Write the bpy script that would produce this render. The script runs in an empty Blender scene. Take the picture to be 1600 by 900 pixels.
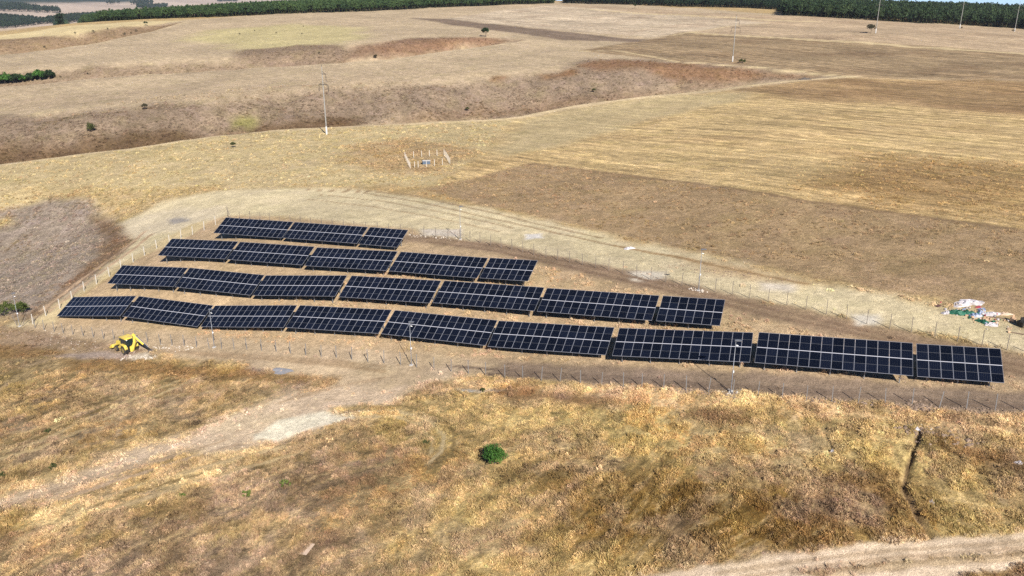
import bpy, bmesh, math, random
import numpy as np
from mathutils import Vector, Matrix

scene = bpy.context.scene
COL = scene.collection
R = math.radians
EYE = 60.0                      # height of the camera above the zero level
PITCH = R(19.50)                # the camera looks this far below the horizontal
FPX = 1262.5                    # focal length for a picture 1600 wide

# ------------------------------------------------------------------ camera, sky, sun, exposure
cam_data = bpy.data.cameras.new('camera')
cam = bpy.data.objects.new('camera', cam_data)
COL.objects.link(cam)
cam.location = (0, 0, EYE)
cam.rotation_euler = (R(90) - PITCH, 0, 0)
cam_data.sensor_width = 36.0
cam_data.lens = 36.0 * FPX / 1600.0
cam_data.clip_start = 0.5
cam_data.clip_end = 60000
scene.camera = cam

SUN_AZ = R(159.0)               # clockwise from the +Y heading: behind the camera, to the right
SUN_EL = R(36.0)
world = bpy.data.worlds.new('World')
scene.world = world
world.use_nodes = True
wn = world.node_tree.nodes
wl = world.node_tree.links
bg = wn['Background']
sky = wn.new('ShaderNodeTexSky')
sky.sky_type = 'NISHITA'
sky.sun_disc = False
sky.sun_elevation = SUN_EL
sky.sun_rotation = SUN_AZ
sky.altitude = 200
sky.air_density = 0.4
sky.dust_density = 0.0
sky.ozone_density = 6.0
wl.new(sky.outputs[0], bg.inputs[0])
bg.inputs[1].default_value = 0.08

sun_data = bpy.data.lights.new('sun', 'SUN')
sun_data.energy = 4.9
sun_data.angle = R(0.53)
sun_data.color = (1.0, 0.945, 0.86)
sun = bpy.data.objects.new('sun', sun_data)
COL.objects.link(sun)
sdir = Vector((math.sin(SUN_AZ) * math.cos(SUN_EL), math.cos(SUN_AZ) * math.cos(SUN_EL), math.sin(SUN_EL)))
sun.rotation_euler = sdir.to_track_quat('Z', 'Y').to_euler()
sun.location = (40, -80, 160)

scene.view_settings.view_transform = 'Standard'
scene.view_settings.look = 'None'
scene.view_settings.gamma = 1.0
scene.view_settings.use_curve_mapping = False
scene.view_settings.exposure = 0.87
scene.render.engine = 'CYCLES'
scene.cycles.max_bounces = 4
scene.cycles.diffuse_bounces = 1
scene.cycles.glossy_bounces = 2
scene.cycles.transparent_max_bounces = 6
scene.cycles.sample_clamp_indirect = 1.5
scene.cycles.use_denoising = False
# ------------------------------------------------------------------ the lie of the land (numpy)
CP, SP = math.cos(PITCH), math.sin(PITCH)


def ray(u, v):
    """direction of sight towards a point of the 1600 x 900 picture, scaled to one metre forward"""
    a, b = (u - 800.0) / FPX, (450.0 - v) / FPX
    y = CP + b * SP
    return a / y, (-SP + b * CP) / y          # x and z for one metre along Y


def hash2(ix, iy, seed):
    n = (ix.astype(np.int64) * 374761393 + iy.astype(np.int64) * 668265263 + seed * 1442695041) & 0xFFFFFFFF
    n = ((n ^ (n >> 13)) * 1274126177) & 0xFFFFFFFF
    n = n ^ (n >> 16)
    return (n & 0xFFFFFF) / float(0xFFFFFF)


def vnoise(x, y, seed=0):
    ix, iy = np.floor(x), np.floor(y)
    fx, fy = x - ix, y - iy
    fx = fx * fx * fx * (fx * (fx * 6 - 15) + 10)
    fy = fy * fy * fy * (fy * (fy * 6 - 15) + 10)
    a, b = hash2(ix, iy, seed), hash2(ix + 1, iy, seed)
    c, d = hash2(ix, iy + 1, seed), hash2(ix + 1, iy + 1, seed)
    return (a + (b - a) * fx) * (1 - fy) + (c + (d - c) * fx) * fy


def fbm(x, y, seed=0, octs=4):
    s, a, t = 0.0, 0.5, 0.0
    for k in range(octs):
        s = s + a * vnoise(x * 2 ** k + 17.3 * k, y * 2 ** k - 9.1 * k, seed + k)
        t += a
        a *= 0.55
    return s / t


def sstep(a, b, x):
    t = np.clip((x - a) / (b - a), 0, 1)
    return t * t * (3 - 2 * t)


# tables of panels: number of columns, middle x y z (z against the camera), heading, tilt, lean along the row
TABLES = [
    ('A', 14, -71.46, 129.74, -49.25, -24.54, 28.21, 9.38), ('A', 14, -56.18, 122.87, -47.48, -23.28, 28.33, 2.62),
    ('A', 14, -40.71, 116.03, -45.70, -22.03, 27.13, 8.29), ('A', 14, -25.34, 109.29, -43.46, -22.82, 26.72, 5.85),
    ('A', 14, -10.10, 102.59, -42.02, -23.66, 26.65, 3.67), ('A', 14, 4.87, 95.96, -40.70, -23.75, 27.60, 5.94),
    ('A', 14, 20.27, 88.81, -38.60, -21.59, 26.65, 6.52), ('A', 14, 35.60, 82.29, -36.81, -22.46, 27.66, 4.56),
    ('A', 7, 47.73, 78.70, -36.33, -22.25, 28.26, 5.17),
    ('B', 14, -64.54, 135.46, -45.66, -24.14, 28.84, 5.94), ('B', 14, -49.33, 128.67, -44.33, -22.78, 28.97, 2.67),
    ('B', 14, -34.04, 121.96, -42.77, -22.59, 27.66, 7.36), ('B', 14, -18.66, 115.63, -41.09, -24.08, 28.42, 5.03),
    ('B', 14, -3.52, 109.27, -39.80, -24.16, 27.53, 4.42), ('B', 14, 11.54, 102.58, -38.57, -24.18, 26.93, 4.49),
    ('B', 7, 23.02, 97.20, -37.48, -22.58, 26.68, 4.14),
    ('C', 14, -57.79, 142.40, -42.73, -23.38, 27.97, 4.56), ('C', 14, -42.43, 135.67, -41.55, -22.23, 27.47, 3.23),
    ('C', 14, -26.99, 128.87, -40.44, -23.02, 26.87, 4.24), ('C', 14, -11.84, 122.23, -39.33, -25.32, 27.11, 3.87),
    ('C', 7, -0.52, 117.20, -38.47, -24.73, 26.53, 4.43),
    ('D', 14, -50.02, 151.02, -41.08, -21.86, 27.50, 2.44), ('D', 14, -34.61, 144.36, -40.23, -21.79, 26.15, 2.31),
    ('D', 7, -23.01, 139.26, -39.64, -24.12, 27.20, 2.45),
]
CLEAR = 1.95                    # the middle of a table above the ground

# surveyed heights: picture point and distance forward
SURVEY = [
    (800, 900, 56), (0, 900, 61), (1600, 900, 51), (400, 800, 66.5), (1200, 800, 60), (0, 760, 77), (1600, 760, 61.5),
    (400, 690, 81), (800, 690, 75.5), (1200, 690, 71), (1600, 680, 67.5),
    (0, 525, 127), (0, 640, 96), (0, 420, 176), (80, 390, 181), (0, 340, 207), (150, 350, 196), (0, 300, 222),
    (0, 258, 258), (120, 330, 204), (250, 300, 208), (330, 320, 186),
    (250, 225, 272), (510, 210.6, 285), (800, 186, 322), (800, 300, 184), (560, 290, 197), (650, 250, 233), (900, 250, 222),
    (1050, 145, 366), (1100, 200, 266), (1200, 300, 162), (1600, 300, 158), (1600, 400, 114), (1600, 490, 91.5), (1300, 400, 121),
    (1000, 380, 136), (1350, 250, 197), (1600, 200, 245), (1330, 120, 402), (1600, 130, 362),
    (1144, 96.5, 455), (1600, 80, 488), (1368, 52, 572), (1499, 44.6, 660), (1586, 49, 730),
    (0, 176, 372), (500, 134, 402), (700, 128, 412), (950, 95, 462), (1100, 98, 450),
    (0, 134, 446), (300, 112, 472), (600, 95, 486), (810, 65, 566), (1000, 60, 610),
    (0, 100, 560), (330, 92, 540), (560, 65, 585), (759, 52, 620), (400, 62, 660), (0, 85, 640),
    (0, 58, 770), (200, 42, 800), (500, 40, 790), (900, 35, 780), (1200, 36, 690),
    (110, 37, 900), (300, 28, 920), (500, 20, 960), (700, 11, 1040), (865, 5.5, 1120), (1000, 10, 1010), (1220, 24, 760), (1100, 14, 930),
]


def survey_points():
    p = []
    for t in TABLES:
        p.append((t[2], t[3], t[4] - CLEAR))
    for u, v, y in SURVEY:
        a, c = ray(u, v)
        p.append((a * y, y, c * y))
    # behind the woods the ground falls away; to the sides and behind the camera it goes on
    p += [(-540, 1190, -24), (-370, 1240, -13), (-195, 1300, -4), (60, 1400, 1), (350, 1200, -5), (541, 1200, -11), (690, 1150, -18), (-700, 1100, -44), (1000, 800, -34), (800, 400, -34),
          (-950, 900, -56), (-700, 500, -58), (-500, 200, -62), (-300, 20, -64), (-150, -150, -66), (150, -150, -60),
          (350, 0, -44), (500, 200, -36), (0, 10, -50), (60, 10, -46), (-60, 15, -55)]
    return np.array(p, float)


SV = survey_points()
RBF_C = 10.0


def _rbf_fit():
    n = len(SV)
    d = np.sqrt((SV[:, None, 0] - SV[None, :, 0]) ** 2 + (SV[:, None, 1] - SV[None, :, 1]) ** 2 + RBF_C ** 2)
    A = np.zeros((n + 3, n + 3))
    A[:n, :n] = d - np.eye(n) * 0.6
    A[:n, n] = 1
    A[:n, n + 1] = SV[:, 0] / 100
    A[:n, n + 2] = SV[:, 1] / 100
    A[n:, :n] = A[:n, n:].T
    b = np.zeros(n + 3)
    b[:n] = SV[:, 2]
    return np.linalg.solve(A, b)


RW = _rbf_fit()


def base_height(x, y):
    x = np.asarray(x, float)
    y = np.asarray(y, float)
    s = np.full(x.shape, RW[-3]) + RW[-2] * x / 100 + RW[-1] * y / 100
    for i in range(len(SV)):
        s += RW[i] * np.sqrt((x - SV[i, 0]) ** 2 + (y - SV[i, 1]) ** 2 + RBF_C ** 2)
    r = np.hypot(x, y)
    far = -82 + (np.clip(r, 1400, 7000) - 1400) * (0.0172 - 0.0085 * sstep(0.05, 0.35, x / (r + 1))) - np.clip(r - 7000, 0, 1e9) * 0.0035
    far = far + (fbm(x / 900, y / 900, 31, 3) - 0.5) * 34 * sstep(1400, 2600, r)
    far = far + 62 * np.exp(-(((x + 2950) / 700) ** 2 + ((y - 4900) / 900) ** 2))
    w = sstep(1420, 2000, r)
    s = np.clip(s, -90, 20)
    return s * (1 - w) + far * w


def sight(fn, u, v, y0=30.0, y1=9000.0):
    """first point where the line of sight through (u, v) meets the surface fn"""
    a, c = ray(u, v)
    ys = np.exp(np.linspace(math.log(y0), math.log(y1), 1400))
    hit = np.nonzero(c * ys <= fn(a * ys, ys))[0]
    if len(hit) == 0:
        y = y1
    else:
        k = max(hit[0], 1)
        lo, hi = ys[k - 1], ys[k]
        for _ in range(3):
            yy = np.linspace(lo, hi, 9)
            h = np.nonzero(c * yy <= fn(a * yy, yy))[0]
            j = max(h[0], 1) if len(h) else 8
            lo, hi = yy[j - 1], yy[j]
        y = hi
    return a * y, y


def polyline_coords(x, y, pts):
    """distance, side (+ beyond, seen from the camera) and position along a polyline"""
    best = np.full(x.shape, 1e18)
    side = np.zeros(x.shape)
    along = np.zeros(x.shape)
    for i in range(len(pts) - 1):
        (ax, ay), (bx, by) = pts[i][:2], pts[i + 1][:2]
        dx, dy = bx - ax, by - ay
        L2 = dx * dx + dy * dy
        t = np.clip(((x - ax) * dx + (y - ay) * dy) / L2, 0, 1)
        qx, qy = x - ax - t * dx, y - ay - t * dy
        d = qx * qx + qy * qy
        m = d < best
        best = np.where(m, d, best)
        side = np.where(m, np.sign(dx * qy - dy * qx), side)
        along = np.where(m, i + t, along)
    return np.sqrt(best), side, along


# gullies: the near brink as seen in the picture, with depth and width along it
GULLY_PIX = [
    ([(-420, 300, 13, 105), (-150, 268, 14, 105), (0, 258, 15, 105), (200, 232, 15, 108), (430, 203, 15, 110), (510, 199, 15, 110),
      (650, 192, 15, 110), (800, 184, 14, 112), (900, 166, 13, 108), (1050, 147, 10, 92), (1200, 131, 6, 62), (1335, 120, 0.0, 30)]),
    ([(-420, 160, 12, 100), (0, 136, 12, 92), (200, 119, 12, 84), (400, 107, 13, 84), (530, 100, 14, 88), (610, 93, 14, 88), (700, 79, 12, 78), (770, 70, 8, 54),
      (825, 63, 0, 25)]),
    ([(-420, 110, 11, 110), (0, 86, 11, 110), (150, 67, 11, 100), (240, 49, 9, 80), (295, 33, 0, 30)]),
]
GULLIES = []
for g in GULLY_PIX:
    GULLIES.append([sight(base_height, u, v) + (d, w) for u, v, d, w in g])


def gully_cut(x, y):
    """depth cut below the base surface and how far up the far bank (0 bottom .. 1 brink) for colouring"""
    cut = np.zeros(x.shape)
    for k, g in enumerate(GULLIES):
        d, side, al = polyline_coords(x, y, g)
        i = np.clip(np.floor(al).astype(int), 0, len(g) - 2)
        f = al - i
        D = np.array([q[2] for q in g])
        W = np.array([q[3] for q in g])
        dep = D[i] * (1 - f) + D[i + 1] * f
        wid = (W[i] * (1 - f) + W[i + 1] * f)
        wob = (fbm(x / 26, y / 26, 50 + k, 3) - 0.5)
        uu = np.clip(d / wid * (1 + 0.25 * wob) + 0.0, 0, 1)
        prof = 0.5 - 0.5 * np.cos(2 * np.pi * uu ** 0.78)
        rill = np.abs(fbm(x / 34 + 5, y / 60, 60 + k, 3) - 0.5) * 2
        prof = prof * (1 + 0.55 * (0.45 - rill) * sstep(0.15, 0.6, uu)) + 0.10 * (fbm(x / 13, y / 13, 64 + k, 3) - 0.5) * sstep(0.2, 0.5, uu) * sstep(1.0, 0.85, uu)
        cut = np.maximum(cut, np.where(side > 0, dep * prof, 0))
    return cut


def slow_height(x, y):
    return base_height(x, y) - gully_cut(x, y)


def ground_grid():
    rr = [3.0]
    while rr[-1] < 9500:
        q = rr[-1]
        rr.append(q * (1.12 if q < 38 else 1.0052 if q < 190 else 1.0095 if q < 1300 else 1.022))
    an = np.radians(np.concatenate([np.arange(-48, 48.01, 0.165), np.arange(51, 309.5, 3.0)]))
    return np.array(rr), an


GRR, GAN = ground_grid()
NR, NA = len(GRR), len(GAN)
gx = (np.sin(GAN)[None, :] * GRR[:, None]).ravel()
gy = (np.cos(GAN)[None, :] * GRR[:, None]).ravel()
gr = np.hypot(gx, gy)
SLOW = slow_height(gx, gy)


def look(arr, x, y):
    """read a value of the ground's grid at any place"""
    x = np.asarray(x, float)
    y = np.asarray(y, float)
    A = arr.reshape(NR, NA, -1)
    r = np.clip(np.hypot(x, y), GRR[0], GRR[-2])
    a = np.arctan2(x, y)
    a = np.where(a < GAN[0], a + 2 * np.pi, a)
    i = np.clip(np.searchsorted(GRR, r) - 1, 0, NR - 2)
    j = np.clip(np.searchsorted(GAN, a) - 1, 0, NA - 1)
    j2 = (j + 1) % NA
    nxt = np.where(j2 == 0, GAN[0] + 2 * np.pi, GAN[j2])
    fr = ((r - GRR[i]) / (GRR[i + 1] - GRR[i]))[..., None]
    fa = np.clip((a - GAN[j]) / (nxt - GAN[j]), 0, 1)[..., None]
    v = (A[i, j] * (1 - fa) + A[i, j2] * fa) * (1 - fr) + (A[i + 1, j] * (1 - fa) + A[i + 1, j2] * fa) * fr
    return v[..., 0] if A.shape[2] == 1 else v


def at(u, v):
    """ground point (x, y) seen at a point of the picture"""
    return sight(lambda x, y: look(SLOW, x, y), u, v)


def world_line(px):
    return [at(*p[:2]) + tuple(p[2:]) for p in px]


TRENCH = world_line([(1440, 668), (1432, 690), (1420, 725), (1412, 762), (1428, 795), (1446, 822), (1452, 836)])


def detail(x, y):
    r = np.hypot(x, y)
    # clods and hummocks, wider and taller ones where the grass is rough
    z = (fbm(x / 2.3, y / 2.3, 3, 3) - 0.5) * 0.16 * (1 - sstep(160, 300, r))
    z = z + (fbm(x / 9, y / 9, 7, 2) - 0.5) * 0.35 * sstep(60, 140, np.abs(y - 112) * 2.4)
    z = z + (fbm(x / 45, y / 45, 9, 2) - 0.5) * 1.6 * sstep(190, 320, r)
    d, _, al = polyline_coords(x, y, TRENCH)
    wob = fbm(x / 1.5, y / 1.5, 21, 3)
    return z - (0.22 + 0.45 * wob) * np.exp(-(d / 0.30) ** 2)


gh = SLOW + detail(gx, gy)


def gz(x, y):
    return float(look(gh, np.array([x], float), np.array([y], float))[0]) + EYE


def on_ground(u, v):
    x, y = at(u, v)
    return Vector((x, y, gz(x, y)))
# ------------------------------------------------------------------ small helpers
def tag(o, label=None, cat=None, group=None, kind=None):
    if label: o['label'] = label
    if cat: o['category'] = cat
    if group: o['group'] = group
    if kind: o['kind'] = kind
    return o


def link(name, data, parent=None, matrix=None):
    o = bpy.data.objects.new(name, data)
    COL.objects.link(o)
    if parent is not None:
        o.parent = parent
    if matrix is not None:
        if parent is None: o.matrix_world = matrix
        else: o.matrix_local = matrix
    return o


def empty(name, loc, rz=0.0):
    o = bpy.data.objects.new(name, None)
    o.empty_display_size = 0.3
    COL.objects.link(o)
    o.location = loc
    o.rotation_euler = (0, 0, rz)
    return o


def empty_matrix(loc, rz=0.0):
    return Matrix.Translation(Vector(loc)) @ Matrix.Rotation(rz, 4, 'Z')


class MB:
    """collects vertices and faces of one piece"""
    def __init__(s):
        s.v, s.f, s.m, s.smooth = [], [], [], False

    def add(s, vs, fs, mi=0):
        k = len(s.v)
        s.v += [tuple(p) for p in vs]
        s.f += [tuple(i + k for i in f) for f in fs]
        s.m += [mi] * len(fs)
        return s

    def box(s, c, d, mi=0, M=None):
        x, y, z = d[0] / 2, d[1] / 2, d[2] / 2
        vs = [Vector((a * x, b * y, e * z)) for e in (-1, 1) for b in (-1, 1) for a in (-1, 1)]
        vs = [(M @ p if M is not None else p) + Vector(c) for p in vs]
        return s.add(vs, [(0, 2, 3, 1), (4, 5, 7, 6), (0, 1, 5, 4), (2, 6, 7, 3), (0, 4, 6, 2), (1, 3, 7, 5)], mi)

    def tube(s, pts, rad, n=8, mi=0, caps=True):
        pts = [Vector(p) for p in pts]
        rad = rad if isinstance(rad, (list, tuple)) else [rad] * len(pts)
        k = len(s.v)
        up = None
        for i, p in enumerate(pts):
            t = (pts[min(i + 1, len(pts) - 1)] - pts[max(i - 1, 0)]).normalized()
            if up is None:
                up = Vector((1, 0, 0)) if abs(t.x) < 0.8 else Vector((0, 1, 0))
            a = (up - t * up.dot(t)).normalized()
            up = a
            b = t.cross(a)
            for j in range(n):
                w = 2 * math.pi * j / n
                s.v.append(tuple(p + (a * math.cos(w) + b * math.sin(w)) * rad[i]))
        for i in range(len(pts) - 1):
            for j in range(n):
                a0, a1 = k + i * n + j, k + i * n + (j + 1) % n
                s.f.append((a0, a1, a1 + n, a0 + n)); s.m.append(mi)
        if caps:
            s.f.append(tuple(k + n - 1 - j for j in range(n))); s.m.append(mi)
            e = k + (len(pts) - 1) * n
            s.f.append(tuple(e + j for j in range(n))); s.m.append(mi)
        return s

    def prism(s, poly, axis, a, b, mi=0):
        """outline (list of 2-D points) swept along an axis (0 x, 1 y, 2 z) from a to b"""
        def P(p, t):
            q = list(p); q.insert(axis, t); return q
        n = len(poly)
        vs = [P(p, a) for p in poly] + [P(p, b) for p in poly]
        fs = [tuple(range(n - 1, -1, -1)), tuple(range(n, 2 * n))] + [(i, (i + 1) % n, n + (i + 1) % n, n + i) for i in range(n)]
        return s.add(vs, fs, mi)

    def mesh(s, name, mats):
        me = bpy.data.meshes.new(name)
        me.from_pydata(s.v, [], s.f)
        for m in (mats if isinstance(mats, (list, tuple)) else [mats]):
            me.materials.append(m)
        if any(s.m):
            me.polygons.foreach_set('material_index', s.m)
        if s.smooth:
            me.polygons.foreach_set('use_smooth', [True] * len(s.f))
        bm = bmesh.new(); bm.from_mesh(me)
        bmesh.ops.recalc_face_normals(bm, faces=bm.faces)
        bm.to_mesh(me); bm.free()
        me.update()
        return me

    def build(s, name, mats, parent=None, matrix=None):
        return link(name, s.mesh(name, mats), parent, matrix)


def lin(r, g, b):
    f = lambda c: (c / 255 / 12.92) if c / 255 < 0.04045 else ((c / 255 + 0.055) / 1.055) ** 2.4
    return np.array([f(r), f(g), f(b)])


GAIN = 1.62                     # what the daylight and the exposure make of a surface colour


def alb(r, g, b):
    """surface colour of something that shows as (r, g, b) in full sun"""
    return lin(r, g, b) / GAIN


def new_mat(name):
    m = bpy.data.materials.new(name)
    m.use_nodes = True
    nt = m.node_tree
    return m, nt, nt.nodes['Principled BSDF']


def plain(name, rgb, rough=0.8, metal=0.0, vary=0.25, scale=8.0, spec=0.3, dirt=None):
    """one colour with uneven tone and a slight relief"""
    m, nt, b = new_mat(name)
    N, L = nt.nodes, nt.links
    tc = N.new('ShaderNodeTexCoord')
    no = N.new('ShaderNodeTexNoise'); no.inputs['Scale'].default_value = scale; no.inputs['Detail'].default_value = 5
    L.new(tc.outputs['Object'], no.inputs['Vector'])
    mr = N.new('ShaderNodeMapRange'); mr.inputs[1].default_value = 0.3; mr.inputs[2].default_value = 0.7
    mr.inputs[3].default_value = 1 - vary; mr.inputs[4].default_value = 1 + vary
    L.new(no.outputs[0], mr.inputs[0])
    mx = N.new('ShaderNodeMix'); mx.data_type = 'RGBA'; mx.blend_type = 'MULTIPLY'; mx.inputs[0].default_value = 1
    mx.inputs[6].default_value = (*rgb, 1)
    L.new(mr.outputs[0], mx.inputs[7])
    out = mx.outputs[2]
    if dirt is not None:
        n2 = N.new('ShaderNodeTexNoise'); n2.inputs['Scale'].default_value = scale * 0.4; n2.inputs['Detail'].default_value = 6
        L.new(tc.outputs['Object'], n2.inputs['Vector'])
        m2 = N.new('ShaderNodeMapRange'); m2.inputs[1].default_value = 0.5; m2.inputs[2].default_value = 0.68
        L.new(n2.outputs[0], m2.inputs[0])
        x2 = N.new('ShaderNodeMix'); x2.data_type = 'RGBA'
        x2.inputs[7].default_value = (*dirt, 1)
        L.new(m2.outputs[0], x2.inputs[0]); L.new(out, x2.inputs[6])
        out = x2.outputs[2]
    L.new(out, b.inputs['Base Color'])
    b.inputs['Roughness'].default_value = rough
    b.inputs['Metallic'].default_value = metal
    b.inputs['Specular IOR Level'].default_value = spec
    bp = N.new('ShaderNodeBump'); bp.inputs['Strength'].default_value = 0.25; bp.inputs['Distance'].default_value = 0.02
    L.new(no.outputs[0], bp.inputs['Height']); L.new(bp.outputs[0], b.inputs['Normal'])
    return m


# ------------------------------------------------------------------ the ground: one sheet to the horizon
def poly_mask(x, y, pts, feather, wob=0.0, wl=6.0, seed=11):
    """1 inside a polygon, 0 outside, with a soft and ragged edge"""
    P = np.array([p[:2] for p in pts])
    lo, hi = P.min(0) - 4 * feather - 2 * wob, P.max(0) + 4 * feather + 2 * wob
    sel = np.nonzero((x > lo[0]) & (x < hi[0]) & (y > lo[1]) & (y < hi[1]))[0]
    m = np.zeros(x.shape)
    if len(sel) == 0:
        return m
    xs, ys = x[sel], y[sel]
    inside = np.zeros(len(sel), bool)
    dist = np.full(len(sel), 1e18)
    for i in range(len(P)):
        ax, ay = P[i]; bx, by = P[(i + 1) % len(P)]
        c = ((ay > ys) != (by > ys)) & (xs < (bx - ax) * (ys - ay) / ((by - ay) if by != ay else 1e-9) + ax)
        inside ^= c
        dx, dy = bx - ax, by - ay
        t = np.clip(((xs - ax) * dx + (ys - ay) * dy) / (dx * dx + dy * dy + 1e-9), 0, 1)
        dist = np.minimum(dist, (xs - ax - t * dx) ** 2 + (ys - ay - t * dy) ** 2)
    sd = np.where(inside, 1, -1) * np.sqrt(dist)
    if wob:
        sd = sd + (fbm(xs / wl, ys / wl, seed, 4) - 0.5) * 2 * wob
    m[sel] = sstep(-feather, feather, sd)
    return m


def band_mask(x, y, pts, feather, wob=0.0, wl=6.0, seed=12):
    """1 along a line; the third value of a point is the half width"""
    P = np.array([p[:2] for p in pts])
    w = np.array([p[2] for p in pts], float)
    q = w.max() + 2 * feather + 2 * wob
    sel = np.nonzero((x > P[:, 0].min() - q) & (x < P[:, 0].max() + q) & (y > P[:, 1].min() - q) & (y < P[:, 1].max() + q))[0]
    m = np.zeros(x.shape)
    xs, ys = x[sel], y[sel]
    d, _, al = polyline_coords(xs, ys, pts)
    i = np.clip(np.floor(al).astype(int), 0, len(pts) - 2)
    f = al - i
    w = w[i] * (1 - f) + w[i + 1] * f
    if wob:
        d = d + (fbm(xs / wl, ys / wl, seed, 4) - 0.5) * 2 * wob
    m[sel] = sstep(feather, -feather, d - w)
    return m


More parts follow.
